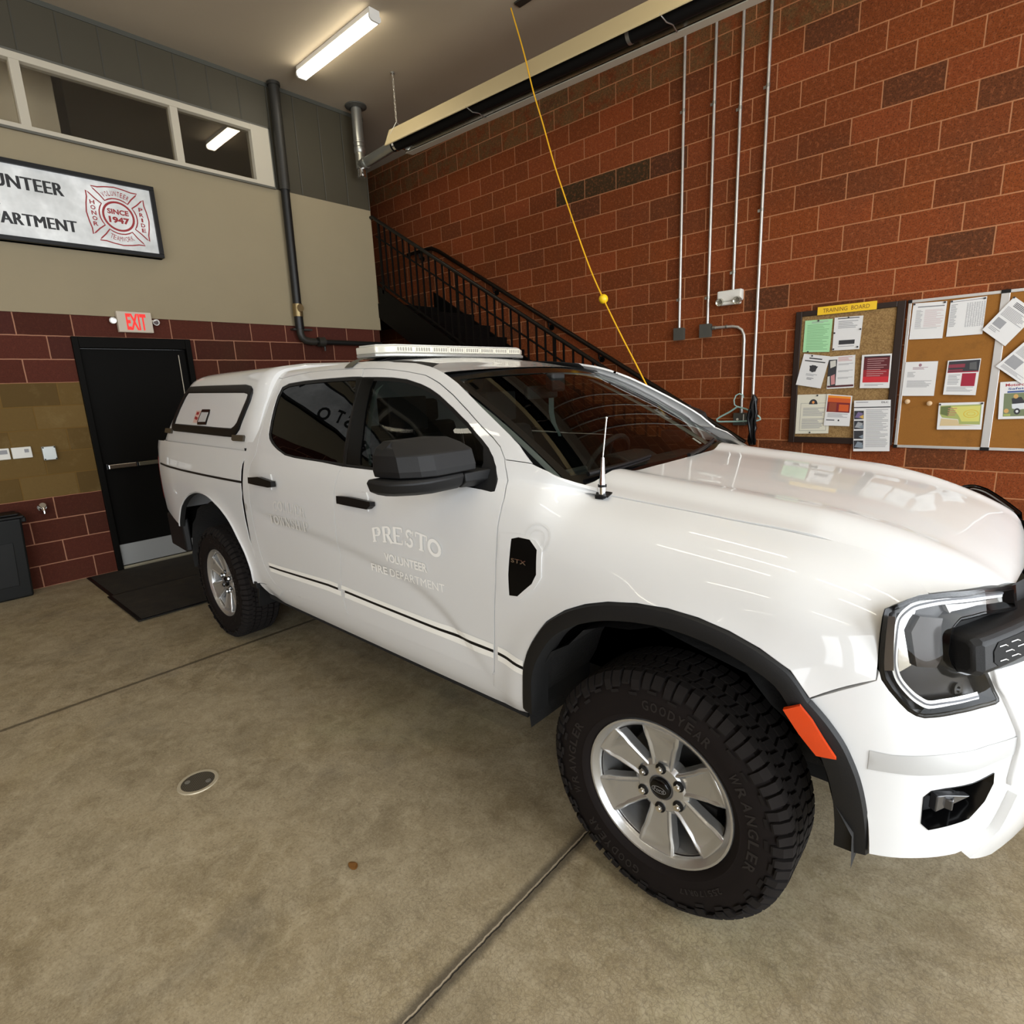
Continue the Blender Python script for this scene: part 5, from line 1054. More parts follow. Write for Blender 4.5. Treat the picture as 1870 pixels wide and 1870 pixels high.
for s in SD:
    one = (s,)
    fd = part('front_door', WP, lambda bm: panel(bm, uni, TR['front_door'], KS, st=.019, inset=.0022, sides=one), bevel=.003)
    rd = part('rear_door', WP, lambda bm: panel(bm, uni, TR['rear_door'], KS, st=.019, inset=.0022, sides=one), bevel=.003)
    cs = TR['corner_seam']
    part('cab_corner', WP, lambda bm: panel(bm, uni, cs + [(3.19, 12.1), (3.165, 10), (3.165, 8), (3.165, 5), (3.18, 3), (3.27, 1.2), (3.40, 1.0)], KS, inset=.002, sides=one), bevel=.003)
    pl, pu = TR['pillar_low'], TR['pillar_up']
    part('roof_rail', WP, lambda bm: panel(bm, uni, [(3.19, 12.15)] + pl + pu + [(4.1, 12.72), (3.6, 12.75), (3.19, 12.7)], KS, inset=.0015, sides=one), bevel=.003)
    fa, fb, hsm = TR['fender_a'], TR['fender_bot'], TR['hood_seam']
    fpoly = fa + TR['fender_cowl'] + hsm + TR['hl_side'] + fb
    part('front_fender', WP, lambda bm: panel(bm, uni, fpoly, KS, inset=.0018, sides=one), bevel=.003)
    bf, bt, ar = TR['bed_front'], TR['bed_top'], TR['arch_rear']
    part('bed_side', WP, lambda bm: panel(bm, side, bf + ar[::-1] + [(1.80, 2.95), (1.55, 3.35), (1.50, 4.2), (1.46, 6.2), (1.45, 7.3), (1.50, 7.93)] + bt, KS, inset=.001, sides=one, thick=.004))
    part('rocker_panel', WP, lambda bm: panel(bm, side, [(3.17, 1.05), (3.30, 1.25), (3.46, 1.78), (4.2, 2.02), (5.16, 2.08), (5.31, 1.6), (5.31, .2), (3.20, .2)], KS, off=-.006, sides=one, thick=.03), bevel=.006)
    # arch trims
    def arch_band(bm, pts, cx, cz, w, o1, o2, k=0, w2=None):
        rows = []
        n = len(pts)
        for i, (a, b) in enumerate(pts):
            p = ev(side, a, b); d = Vector((cx - p.x, 0, cz - p.z)); d.normalize(); ww = w if w2 is None else w + (w2 - w) * max(0, (i / (n - 1) - .72) / .28)
            q = [p + Vector((0, .004, 0)), p + Vector((0, -o1, 0)) + d * .006, p + Vector((0, -o1 - .006, 0)) + d * ww * .45, p + Vector((0, -o2, 0)) + d * ww, p + Vector((0, -o2 + (.085 if w > .03 else .03), 0)) + d * (ww + .008)]
            rows.append([bm.verts.new(mir(v, s)) for v in q])
        for r0, r1 in zip(rows, rows[1:]):
            for j in range(4):
                fc = bm.faces.new((r0[j], r0[j + 1], r1[j + 1], r1[j])); fc.material_index = k + (1 if j == 3 else 0)
    dense = lambda pts: [(x.x, x.y) for x in [v for v in smooth_path([(a, b, 0) for a, b in pts], 5)]]
    at = part('wheel_arch_trim', ['black_tex', 'void'], lambda bm: arch_band(bm, dense(TR['arch_front']), XF, .40, .052, .010, .014, 0, .075), label='matt black front wheel arch trim')
    part('side_marker', 'orange', lambda bm: panel(bm, side, TR['marker'], KS, st=.02, off=.024, thick=.012, sides=one), at, bevel=.002, label='orange side marker')
    part('wheel_arch_lip', [WP, 'void'], lambda bm: arch_band(bm, dense(ar), XR, .40, .012, .004, .004))
    # inner wheel liners
    def liner(bm, cx, R0, a0, a1):
        N = 18; rows = []
        for i in range(N + 1):
            a = a0 + (a1 - a0) * i / N; r = R0 + .012 * math.sin(i * 2.3)
            rows.append([bm.verts.new(mir((cx + math.cos(a) * r, YC - h, .40 + math.sin(a) * r), s)) for h in (.90, .78, .66, .52)])
        for r0, r1 in zip(rows, rows[1:]):
            for j in range(3): bm.faces.new((r0[j], r0[j + 1], r1[j + 1], r1[j]))
        c = bm.verts.new(mir((cx, YC - .52, .40), s))
        for r0, r1 in zip(rows, rows[1:]): bm.faces.new((r0[3], c, r1[3]))
    for cx, R0 in ((XF, .515), (XR, .545)):
        part('wheel_liner', P('wheel_liner_felt', (.016, .015, .014), .8, nscale=45, namt=.8, bump=1.0), lambda bm: liner(bm, cx, R0, .06, PI + .0))
    def flap(bm):
        prism(bm, [mir(p, s) for p in ((3.10, YC - .90, .50), (3.14, YC - .90, .50), (3.10, YC - .90, .335), (3.085, YC - .90, .335))], (0, .25 * s, 0))
        prism(bm, [mir(p, s) for p in ((3.06, YC - .925, .52), (3.16, YC - .925, .52), (3.16, YC - .925, .475), (3.08, YC - .925, .475))], (0, .2 * s, 0))
    part('mud_flap', 'black_tex', flap, bevel=.004)
    # glass, black pillars
    GLF = glass_mat('front_side_glass', (.26, .285, .27), 0, .45) if 'gf' not in MAT else MAT['gf']; MAT['gf'] = GLF
    GLR = glass_mat('rear_side_glass', (.012, .013, .012), 0, .5) if 'gr' not in MAT else MAT['gr']; MAT['gr'] = GLR
    part('window', GLR, lambda bm: panel(bm, uni, TR['rear_dlo'], KS, inset=.010, off=-.008, thick=0, sides=one, st=.05), rd)
    part('window', GLF, lambda bm: panel(bm, uni, TR['front_dlo'], KS, inset=.010, off=-.008, thick=0, sides=one, st=.05), fd)
    def seal(bm, key): 
        q = inset_poly(clean([Vector((a, b * KS)) for a, b in TR[key]]), .013); panel(bm, uni, TR[key], KS, inset=-.001, off=-.004, thick=.006, sides=one, holes=([(v.x, v.y / KS) for v in q],) , st=.03)
    def seal2(bm, key):
        P2 = clean([Vector((a, b * KS)) for a, b in TR[key]]); P2 = resample(P2, .03); Q2 = inset_poly(P2, .016); R2 = inset_poly(P2, -.001); n = len(P2)
        fo = lambda v, o: mir(ev(uni, v.x, v.y / KS) + nrm(uni, v.x, v.y / KS) * o, s)
        A = [bm.verts.new(fo(v, -.002)) for v in R2]; C = [bm.verts.new(fo(v, -.005)) for v in Q2]
        for i in range(n): bm.faces.new((A[i], A[(i + 1) % n], C[(i + 1) % n], C[i]))
    part('window_seal', 'black_plastic', lambda bm: seal2(bm, 'rear_dlo'), rd)
    part('window_seal', 'black_plastic', lambda bm: seal2(bm, 'front_dlo'), fd)
    part('door_pillar', P('pillar_black', (.002, .002, .002), .3, spec=.12), lambda bm: panel(bm, uni, TR['bpillar'], KS, off=-.003, thick=.02, sides=one, st=.05))
    part('mirror_sail', 'black_tex', lambda bm: panel(bm, uni, TR['sail'], KS, off=.001, thick=.02, sides=one), fd, bevel=.003)
    # door handles with white cups
    for key, ck, dd in (('h_front', 'hcup_front', fd), ('h_rear', 'hcup_rear', rd)):
        part('handle_cup', WP, lambda bm: panel(bm, uni, TR[ck], KS, st=.012, off=.006, thick=.009, sides=one), dd, bevel=.005)
        part('door_handle', 'black_plastic', lambda bm: panel(bm, uni, TR[key], KS, st=.02, off=.034, thick=.026, sides=one), dd, bevel=.005, label='black door handle')
    # vent badge on the fender
    part('vent_surround', WP, lambda bm: panel(bm, side, TR['vent_frame'], KS, st=.02, off=.004, thick=.01, sides=one, holes=(TR['vent'],)), bevel=.003)
    vt = part('side_vent', P('vent_black', (.002, .002, .002), .35, spec=.15), lambda bm: panel(bm, side, TR['vent'], KS, st=.02, off=.003, thick=.01, sides=one), bevel=.002, label='black side vent with badge')
    if s > 0:
        def stx(bm):
            (a0, b0), (a1, b1), _ = TR['stx']
            put_text(bm, 'STX', lambda u, v: ev(side, u, v) + Vector((0, -.006, 0)), bold=.02, fit=(5.302, 5.368, 5.30, 5.42), space=1.1)
        part('badge', 'chrome', stx, vt, smooth=False)
    # mirror
    def layers(bm, L, k=0, caps=True):
        R_ = [[bm.verts.new(mir(p, s)) for p in l] for l in L]; n = len(R_[0])
        for a, b in zip(R_, R_[1:]):
            for i in range(n): bm.faces.new((a[i], a[(i + 1) % n], b[(i + 1) % n], b[i]))
        if caps: bm.faces.new(R_[0][::-1]); bm.faces.new(R_[-1])
    def plan(z, fx, o, yin=-4.415, e=0.0):  # plan outline of the mirror
        return [(fx, yin, z), (fx, -4.60 - o, z), (fx - .02, -4.65 - o, z), (fx - .07, -4.70 - o, z), (4.97 - e, -4.715 - o, z), (4.92 + e, -4.715 - o, z), (4.915, yin - .02, z)]
    mr = empty('side_mirror', mir((5.0, -4.55, 1.36), s), parent=fd)
    part('mirror_shell', 'black_tex', lambda bm: layers(bm, [plan(1.338, 5.115, -.005), plan(1.36, 5.117, 0), plan(1.412, 5.100, -.005), plan(1.436, 5.06, -.02, -4.43), plan(1.456, 5.015, -.055, -4.455)]), mr, bevel=.004, sharp=17)
    part('mirror_base', 'black_tex', lambda bm: (layers(bm, [plan(1.276, 5.075, -.01, -4.47), plan(1.292, 5.10, .02, -4.47), plan(1.322, 5.112, .03, -4.47), plan(1.334, 5.105, .02, -4.47)]),
        layers(bm, [[(5.08, -4.30, 1.262), (5.08, -4.466, 1.277), (4.98, -4.466, 1.277), (4.98, -4.30, 1.262)], [(5.115, -4.30, 1.29), (5.115, -4.466, 1.30), (4.96, -4.466, 1.30), (4.96, -4.30, 1.29)], [(5.12, -4.30, 1.33), (5.11, -4.466, 1.33), (4.96, -4.466, 1.33), (4.96, -4.30, 1.33)]])), mr, bevel=.004)
    part('mirror_glass', 'chrome', lambda bm: prism(bm, [mir(p, s) for p in ((4.912, -4.46, 1.35), (4.912, -4.69, 1.35), (4.912, -4.67, 1.44), (4.912, -4.48, 1.44))], (-.003, 0, 0)), mr, smooth=False)
    # bed stripe
    part('bed_stripe', 'black_plastic', lambda bm: strip(bm, side, TR['bed_stripe'], .013, KS, .0025, one))
    # tail lamp and headlight
    def tail(bm): panel(bm, side, [(1.425, 3.6), (1.49, 3.8), (1.47, 6.6), (1.425, 6.7)], KS, off=.004, sides=one, thick=.03)
    part('tail_light', 'red_lamp', tail, bevel=.003, label='dark red tail light')
    ht_, hi_, hl_ = TR['hl_top'], TR['hl_in'], TR['hl_low']
    hl_poly = hl_ + hi_[1:-1] + ht_
    hl = part('headlight', P('headlight_housing', (.018, .016, .016), .25, .3), lambda bm: panel(bm, front, hl_poly, 1.0, ka=.1, st=.022, off=-.026, inset=.024, thick=0, sides=one, out=(.7, -.7, 0)), label='C-shaped headlight')
    HF = dict(ka=.1, sides=one, out=(.7, -.7, 0))
    def ribn(bm, pts, w, off, k=0):
        q = ribbon2([(a * .1, b) for a, b in [(x.x, x.y) for x in smooth_path([(a, b, 0) for a, b in pts], 5)]], w)
        put_quads(bm, q, lambda u, v: mir(ev(front, u / .1, v) + nrm(front, u / .1, v, (.7, -.7, 0)) * off, s), k)
    part('running_light', P('drl_white', (.85, .85, .84), .2, .3, coat=1), lambda bm: ribn(bm, TR['drl'], .019, -.010), hl)
    part('running_light_groove', 'ink', lambda bm: ribn(bm, TR['drl'], .0045, -.0085), hl)
    part('reflector', 'chrome', lambda bm: panel(bm, front, TR['hl_refl'], 1.0, st=.02, off=-.022, thick=.0, **HF), hl)
    part('projector', P('projector_glass', (.035, .028, .024), .15, .2, spec=.3), lambda bm: panel(bm, front, TR['hl_proj'], 1.0, st=.02, off=-.012, thick=.02, **HF), hl, bevel=.006)
    part('turn_signal', P('turn_lens', (.42, .40, .37), .1, .5, coat=1), lambda bm: panel(bm, front, TR['hl_turn'], 1.0, st=.02, off=-.016, thick=.01, **HF), hl, bevel=.003)
    def lowlens(bm):
        a, b = TR['hl_low_l'][0]; p = ev(front, a, b); n = nrm(front, a, b, (.7, -.7, 0)); p = p - n * .03; cyl(bm, mir(p, s), mir(p + n * .012, s), .016, seg=20); cyl(bm, mir(p + n * .012, s), mir(p + n * .016, s), .008, .004, seg=16)
    part('low_lens', 'black_gloss', lowlens, hl)
    LENS = glass_mat('headlight_lens', (.95, .955, .955), 0, .28) if 'lens' not in MAT else MAT['lens']; MAT['lens'] = LENS
    part('lens', LENS, lambda bm: panel(bm, front, hl_poly, 1.0, st=.022, off=.001, thick=.0, inset=.004, **HF), hl)
    def hlseal(bm):
        P2 = resample(clean([Vector((a * .1, b)) for a, b in hl_poly]), .02); Q2 = inset_poly(P2, .010); R2 = inset_poly(P2, .027); n = len(P2)
        fo = lambda v, o: mir(ev(front, v.x / .1, v.y) + nrm(front, v.x / .1, v.y, (.7, -.7, 0)) * o, s)
        A = [bm.verts.new(fo(v, -.001)) for v in P2]; C = [bm.verts.new(fo(v, .0015)) for v in Q2]; D = [bm.verts.new(fo(v, -.026)) for v in R2]
        for i in range(n):
            j = (i + 1) % n; bm.faces.new((A[i], A[j], C[j], C[i])); bm.faces.new((C[i], C[j], D[j], D[i]))
    part('lamp_bezel', 'black_gloss', hlseal, hl)
    def turn_trim(bm):  # dark outer wall of the lamp
        ribn(bm, [(a + .22, b) for a, b in (TR['hl_low'][0], TR['hl_top'][-2], TR['hl_top'][-3], TR['hl_top'][-4])] , .03, -.006)
    part('corner_reflector', P('corner_amber', (.075, .06, .05), .15, .3, coat=1), turn_trim, hl)
# stripes along the sill
def bandpoly(a, b): return TR[a] + TR[b][::-1]
BS = {}
def shrink(t, u, k): return [(a + (c - a) * k, b + (d - b) * k) for (a, b), (c, d) in zip(t, u)]
def stripes(bm, lo, hi, k):
    t, m, b_ = TR['stripe_top'], TR['stripe_mid'], TR['stripe_bot']
    for up, dn, kk in ((t, shrink(m, t, .22), 0), (shrink(m, t, .22), shrink(m, b_, .20), 1), (shrink(m, b_, .20), b_, 0)):
        A, C = [], []
        def fill(L):
            o = []
            for (a, b), (c, d) in zip(L, L[1:]): o += [(a + (c - a) * i / 6, b + (d - b) * i / 6) for i in range(6)]
            return o + [L[-1]]
        for (a, b), (c, d) in zip(fill(up), fill(dn)):
            if lo <= a <= hi: A.append(bm.verts.new(ev(uni, a, b) + nrm(uni, a, b) * .0022)); C.append(bm.verts.new(ev(uni, c, d) + nrm(uni, c, d) * .0022))
        for i in range(len(A) - 1):
            fc = bm.faces.new((A[i], A[i + 1], C[i + 1], C[i])); fc.material_index = kk
SM = [P('reflective_cream', (.97, .96, .90), .35), 'black_plastic']
byname = lambda n: [o for o in TK.children if o.name.split('.')[0] == n][0]
for n, lo, hi in (('rear_door', 3.30, 4.145), ('front_door', 4.15, 5.188), ('front_fender', 5.196, 5.40), ('cab_corner', 3.2, 3.30)):
    part('side_stripe', SM, lambda bm: stripes(bm, lo, hi, 0), byname(n), smooth=False)
# lettering: conform to the door
LET = P('white_vinyl', (.97, .96, .92), .4)
def sxz(x, z, off=.0075):
    p = Vector(side_z(x, z, 0.0, True)); return p + Vector((0, -off, 0))
def serif_text(bm, s, f, u0, u1, h, arc=None, weights=None):
    # slab-serif capitals drawn with thick and thin strokes, in a unit box per letter
    T_, t_ = .23, .10
    G = {'P': ([((.22, 0), (.22, 1), T_), ((.22, .95), (.62, .95), t_), ((.22, .45), (.62, .45), t_)], [(.60, .70, .25, -90, 90, T_)]),
         'R': ([((.22, 0), (.22, 1), T_), ((.22, .95), (.60, .95), t_), ((.22, .50), (.60, .50), t_), ((.50, .50), (.86, 0), T_)], [(.58, .725, .225, -90, 90, T_)]),
         'E': ([((.22, 0), (.22, 1), T_), ((.1, .95), (.86, .95), t_), ((.22, .5), (.66, .5), t_), ((.1, .05), (.86, .05), t_), ((.85, .95), (.85, .72), .09), ((.85, .05), (.85, .28), .09)], []),
         'S': ([((.80, .95), (.80, .70), .08), ((.18, .05), (.18, .30), .08)], [(.5, .72, .25, 20, 250, .15), (.5, .27, .27, -160, 80, .16)]),
         'T': ([((.5, 0), (.5, 1), T_), ((.08, .95), (.92, .95), t_), ((.08, .97), (.08, .70), .08), ((.92, .97), (.92, .70), .08)], []),
         'O': ([], [(.5, .5, .45, 0, 360, .20)]), 'C': ([((.85, .95), (.85, .65), .08)], [(.5, .5, .45, 50, 310, .20)]),
         'L': ([((.25, 0), (.25, 1), T_), ((.1, .05), (.86, .05), t_), ((.85, .05), (.85, .32), .09)], []), 'I': ([((.5, 0), (.5, 1), T_)], []),
         'W': ([((.12, 1), (.32, 0), T_ * .8), ((.32, 0), (.5, .9), t_), ((.5, 1), (.70, 0), T_ * .8), ((.70, 0), (.88, 1), t_)], []),
         'N': ([((.18, 0), (.18, 1), t_), ((.18, 1), (.82, 0), T_), ((.82, 0), (.82, 1), t_)], []), 'H': ([((.2, 0), (.2, 1), T_ * .85), ((.8, 0), (.8, 1), T_ * .85), ((.2, .5), (.8, .5), t_)], [])}
    SER = {'P': [(.22, 0)], 'R': [(.22, 0), (.88, 0)], 'T': [(.5, 0)], 'I': [(.5, 0), (.5, 1)], 'L': [(.25, 1)], 'H': [(.2, 0), (.2, 1), (.8, 0), (.8, 1)], 'N': [(.18, 0), (.18, 1), (.82, 1)], 'W': [(.12, 1), (.5, 1), (.88, 1)]}
    Wd = {'I': .5, 'W': 1.25, 'O': 1.1}
    tot = sum(Wd.get(c, 1) for c in s); x = 0
    for c in s:
        w = Wd.get(c, 1); a0, a1 = x / tot, (x + w) / tot; x += w
        st, arcs = G[c]; quads = []
        for p, q, wd in st: quads += ribbon2([p, ((p[0] + q[0]) / 2, (p[1] + q[1]) / 2), q], wd)
        for cx, cy, r, d0, d1, wd in arcs:
            n = max(8, int(abs(d1 - d0) / 15)); quads += ribbon2([(cx + (r - wd * .3) * math.cos(math.radians(d0 + (d1 - d0) * i / n)) * (1 if r < .4 else .95), cy + (r - wd * .3) * (1.1 if r > .4 else 1) * math.sin(math.radians(d0 + (d1 - d0) * i / n))) for i in range(n + 1)], wd)
        for sx, sy in SER.get(c, []): quads += ribbon2([(sx - .19, .045 if sy == 0 else .955), (sx + .19, .045 if sy == 0 else .955)], .09)
        def g(u, v):
            uu = a0 + (a1 - a0) * (-.02 + 1.04 * u); 
            return f(uu, v)
        put_quads(bm, quads, g)
def presto(uu, v):
    x = 4.495 + (4.945 - 4.495) * uu; mid = 2 * uu - 1
    return sxz(x + mid * -.0 + (v - .5) * -.0 + mid * v * .006, (.985 + .018 * (1 - mid * mid)) + v * (.062 + .012 * (1 - mid * mid)))
part('lettering', LET, lambda bm: serif_text(bm, 'PRESTO', presto, 0, 1, 0), byname('front_door'), smooth=False, label='white PRESTO lettering')
part('lettering', LET, lambda bm: put_text(bm, 'VOLUNTEER', lambda u, v: sxz(u, v), bold=.03, fit=(4.568, 4.852, .911, .949)), byname('front_door'), smooth=False, label='white VOLUNTEER lettering')
part('lettering', LET, lambda bm: put_text(bm, 'FIRE', lambda u, v: sxz(u, v, .0045), bold=.02, fit=(4.452, 4.570, .845, .880)), byname('front_door'), smooth=False, label='white FIRE lettering')
part('lettering', LET, lambda bm: put_text(bm, 'DEPARTMENT', lambda u, v: sxz(u, v, .0045), bold=.0, fit=(4.590, 4.943, .845, .880)), byname('front_door'), smooth=False, label='white DEPARTMENT lettering')
FAINT = P('faded_vinyl', (.72, .71, .68), .45)
part('lettering', FAINT, lambda bm: serif_text(bm, 'COLLIER', lambda u, v: sxz(3.56 + .35 * u, 1.012 + .055 * v + .012 * (1 - (2 * u - 1) ** 2), .0035), 0, 1, 0), byname('rear_door'), smooth=False, label='faint COLLIER lettering')
part('lettering', FAINT, lambda bm: serif_text(bm, 'TOWNSHIP', lambda u, v: sxz(3.49 + .44 * u, .938 + .052 * v + .006 * u, .005), 0, 1, 0), byname('rear_door'), smooth=False, label='faint TOWNSHIP lettering')
def fcrest(bm):
    f = lambda u, v: sxz(u, v, .0022)
    put_quads(bm, ribbon2([(5.40 + .05 * math.cos(t), 1.13 + .045 * math.sin(t)) for t in [2 * PI * i / 24 for i in range(24)]], .006, True), f)
    put_quads(bm, ribbon2([(5.40 + .03 * math.cos(t), 1.13 + .026 * math.sin(t)) for t in [2 * PI * i / 18 for i in range(18)]], .004, True), f)
part('crest', P('clear_vinyl', (.655, .655, .64), .4), fcrest, byname('front_fender'), smooth=False, label='faint round crest')
# hood
hb = [(Vector(side(a, b)).x, YC - Vector(side(a, b)).y) for a, b in TR['hood_seam']]
HR = [(5.40, .700), (5.43, .53), (5.452, .35), (5.465, .18), (5.47, 0)]
lip = [(6.4249, .6601), (6.468, .6097), (6.5094, .5594), (6.5461, .5035), (6.58, .3958), (6.595, .2), (6.60, 0)]
half = HR[::-1] + [(5.47, .695)] + [p for p in hb if p[0] < 6.42] + lip
hpoly = half + [(x, -h) for x, h in half[::-1][1:-1]]
hood_o = part('hood', WP, lambda bm: panel(bm, hood, hpoly, 1.0, st=.024, inset=.002, thick=.03, out=(0, 0, 1)), bevel=.003)
# roof, windshield
def grid(bm, f, us, vs, k=0):
    g = [[bm.verts.new(Vector(f(u, v))) for u in us] for v in vs]
    for a, b in zip(g, g[1:]):
        for i in range(len(us) - 1): fc = bm.faces.new((a[i], a[i + 1], b[i + 1], b[i])); fc.material_index = k
    return g
def roof_f(u, v):
    h = u * .625; x = 3.19 + v * ((wind(max(-1, min(1, u)), 1)[0] + .0) - 3.19)
    p = roof(x, h); return (p[0], p[1], p[2] - (.012 if abs(u) > .97 else 0))
part('roof', WP, lambda bm: grid(bm, roof_f, g2(-1, 1, 30), g2(0, 1, 34)))
WS = glass_mat('windshield_glass', (.70, .76, .71), 0, .7)
part('windshield', WS, lambda bm: grid(bm, wind, g2(-1, 1, 30), g2(0, 1, 20)))
def frit(bm):
    fo = lambda a, b: Vector(wind(a, b)) + Vector((.0025, 0, .0025))
    for u0, u1, v0, v1, n, m in ((-1.0, 1.0, .93, 1.0, 24, 2), (-1, 1, -.06, .06, 24, 2), (-1.01, -.955, 0, 1, 2, 16), (.955, 1.01, 0, 1, 2, 16)): grid(bm, fo, g2(u0, u1, n), g2(v0, v1, m))
part('windshield_border', 'black_gloss', frit)
def cowl(bm): grid(bm, lambda u, v: (wind(u, 0)[0] - .03 + v * .13, YC - u * .72, 1.256 - .012 * v + (.0 if abs(u) < .95 else .008)), g2(-1, 1, 24), g2(0, 1, 3))
part('cowl', 'black_plastic', cowl)
for a0, a1, b0, b1 in ((.88, .30, .035, .085), (-.08, -.72, .035, .075)):
    def wip(bm):
        pts = [Vector(wind(a0 + (a1 - a0) * t, b0 + (b1 - b0) * t)) + Vector((.012, 0, .018)) for t in g2(0, 1, 8)]; tube(bm, pts, [.009] * 3 + [.007] * 6, 8); tube(bm, [p - Vector((.004, 0, .012)) for p in pts[2:]], .005, 6)
    part('wiper', 'black_plastic', wip)
wm = part('mirror_mount', 'interior', lambda bm: (box(bm, (4.79, YC, 1.63), (.05, .10, .09)), cyl(bm, (4.78, YC, 1.64), (4.72, YC, 1.60), .012), box(bm, (4.70, YC, 1.585), (.03, .24, .065))), bevel=.01)
part('inspection_sticker', 'paper', lambda bm: put_quads(bm, [[(-.58, .10), (-.54, .10), (-.54, .155), (-.58, .155)]], lambda a, b: Vector(wind(a, b)) - Vector((.004, 0, .004))), smooth=False)
# front bumper
ba = TR['bump_a']; hl_ = TR['hl_low']
bump = ba[:7] + [(2.6, .468), (4.0, .462), (5.6, .455), (8, .45), (8, .86), (6.2, .875), (5.3, .895), (4.9917, .9114)] + hl_[::-1][1:] + TR['bump_seam']
bo = part('front_bumper', WP, lambda bm: panel(bm, front, bump, 1.0, ka=.1, st=.024, sides=SD, out=(.7, -.7, 0), holes=(TR['fog'],), thick=.02), bevel=.003)
def fogwall(bm, s):
    P2 = resample(clean([Vector((a, b)) for a, b in TR['fog']]), .2); A, C = [], []
    c = sum(P2, Vector((0, 0))) / len(P2)
    for v in P2:
        n = nrm(front, v.x, v.y, (.7, -.7, 0)); p = ev(front, v.x, v.y) + n * .002; w = v.lerp(c, .18); A.append(bm.verts.new(mir(p, s))); C.append(bm.verts.new(mir(ev(front, w.x, w.y) - nrm(front, w.x, w.y, (.7, -.7, 0)) * .045, s)))
    for i in range(len(A)): j = (i + 1) % len(A); bm.faces.new((A[i], A[j], C[j], C[i]))
    bm.faces.new(C)
for s in SD:
    part('fog_pocket', 'black_gloss', lambda bm: fogwall(bm, s), bo, label='black fog lamp pocket')
    def fogl(bm):
        p = ev(front, 3.75, .605); n = nrm(front, 3.75, .605, (.7, -.7, 0)); box(bm, mir(p - n * .03, s), (.03, .05, .028)); prism(bm, [mir(ev(front, a, b) - nrm(front, a, b, (.7, -.7, 0)) * .032, s) for a, b in ((3.3, .585), (4.35, .607), (3.55, .628), (3.3, .63))], mir(n * .02 + Vector((0, YC, 0)), s) - Vector((0, YC, 0)) if s > 0 else Vector((n.x, -n.y, n.z)) * .02)
    part('fog_lamp', P('fog_lamp_grey', (.04, .04, .042), .2, coat=1), fogl, bo, bevel=.003)
    part('reflective_tape', P('silver_tape', (.50, .50, .49), .4, .25), lambda bm: panel(bm, front, TR['tape'], 1.0, ka=.1, st=.03, off=.0022, thick=0, sides=(s,), out=(.7, -.7, 0)), bo, label='grey reflective tape')
    def ovr(bm):  # raised corner guard right of the lamp
        panel(bm, front, TR['skid_edge'][:3] + [(5.62, .80), (5.35, .90), (5.1, .905), (5.28, .83), (5.40, .74), (5.25, .62)], 1.0, ka=.1, st=.03, off=.012, thick=.012, sides=(s,), out=(.7, -.7, 0))
    part('bumper_guard', WP, ovr, bo, bevel=.004)
part('skid_plate', WP, lambda bm: panel(bm, front, [(4.2, .46), (5.0, .50), (5.35, .58), (8, .58), (8, .40), (5.2, .41)], 1.0, ka=.1, st=.03, off=.02, thick=.02, sides=SD, out=(.7, -.7, 0)), bo, bevel=.004)
# grille
def grille(bm): panel(bm, front, [(5.0, .905), (8, .84), (8, 1.075), (5.92, 1.075), (5.6, 1.035), (4.3, 1.05), (3.93, .99), (4.1, .935)], 1.0, ka=.1, st=.035, off=-.02, thick=.0, sides=SD, out=(.7, -.7, 0))
gr = part('grille', 'black_plastic', grille)
def fpt(t, z, off): return ev(front, t, z) + nrm(front, t, z, (.7, -.7, 0)) * off
def barf(bm, s):
    prof = [(.925, -.02), (.928, .035), (.942, .05), (1.008, .05), (1.022, .035), (1.025, -.02)]
    ts = [4.02, 4.20, 4.6, 5.2, 6, 7, 8]; rows = []
    for i, t in enumerate(ts):
        kz = .80 if i == 0 else 1.0; rows.append([bm.verts.new(mir(fpt(t, .975 + (z - .975) * kz, o * (.75 if i == 0 else 1)), s)) for z, o in prof])
    for a, b in zip(rows, rows[1:]):
        for j in range(5): bm.faces.new((a[j], a[j + 1], b[j + 1], b[j]))
    bm.faces.new(rows[0][::-1])
for s in SD:
    part('grille_bar', 'black_tex', lambda bm: barf(bm, s), gr, bevel=.006, sharp=30)
    def mesh_ins(bm): panel(bm, front, [(4.45, .985), (4.6, 1.003), (8, 1.003), (8, .945), (4.6, .945), (4.45, .96)], 1.0, ka=.1, st=.04, off=.0515, thick=0, sides=(s,), out=(.7, -.7, 0))
    part('grille_insert', 'void', mesh_ins, gr)
    def ribs(bm):
        for j, z in enumerate((.957, .974, .991)):
            for i in range(9):
                t = 4.62 + i * .36 + (j % 2) * .18
                p = [fpt(t, z, .0525), fpt(t + .14, z + .001, .055), fpt(t + .145, z + .0032, .055), fpt(t + .005, z + .0022, .0525)]
                bm.faces.new([bm.verts.new(mir(q, s)) for q in p]); q2 = [fpt(t + .14, z + .001, .055), fpt(t + .26, z - .006, .0525), fpt(t + .265, z - .0045, .0525), fpt(t + .145, z + .0032, .055)]; bm.faces.new([bm.verts.new(mir(q, s)) for q in q2])
    part('grille_mesh', 'aluminium', ribs, gr, smooth=False)
part('lower_grille', 'black_plastic', lambda bm: panel(bm, front, [(6.9, .60), (8, .60), (8, .80), (6.8, .80)], 1.0, ka=.1, st=.05, off=.006, thick=0, sides=SD, out=(.7, -.7, 0)))
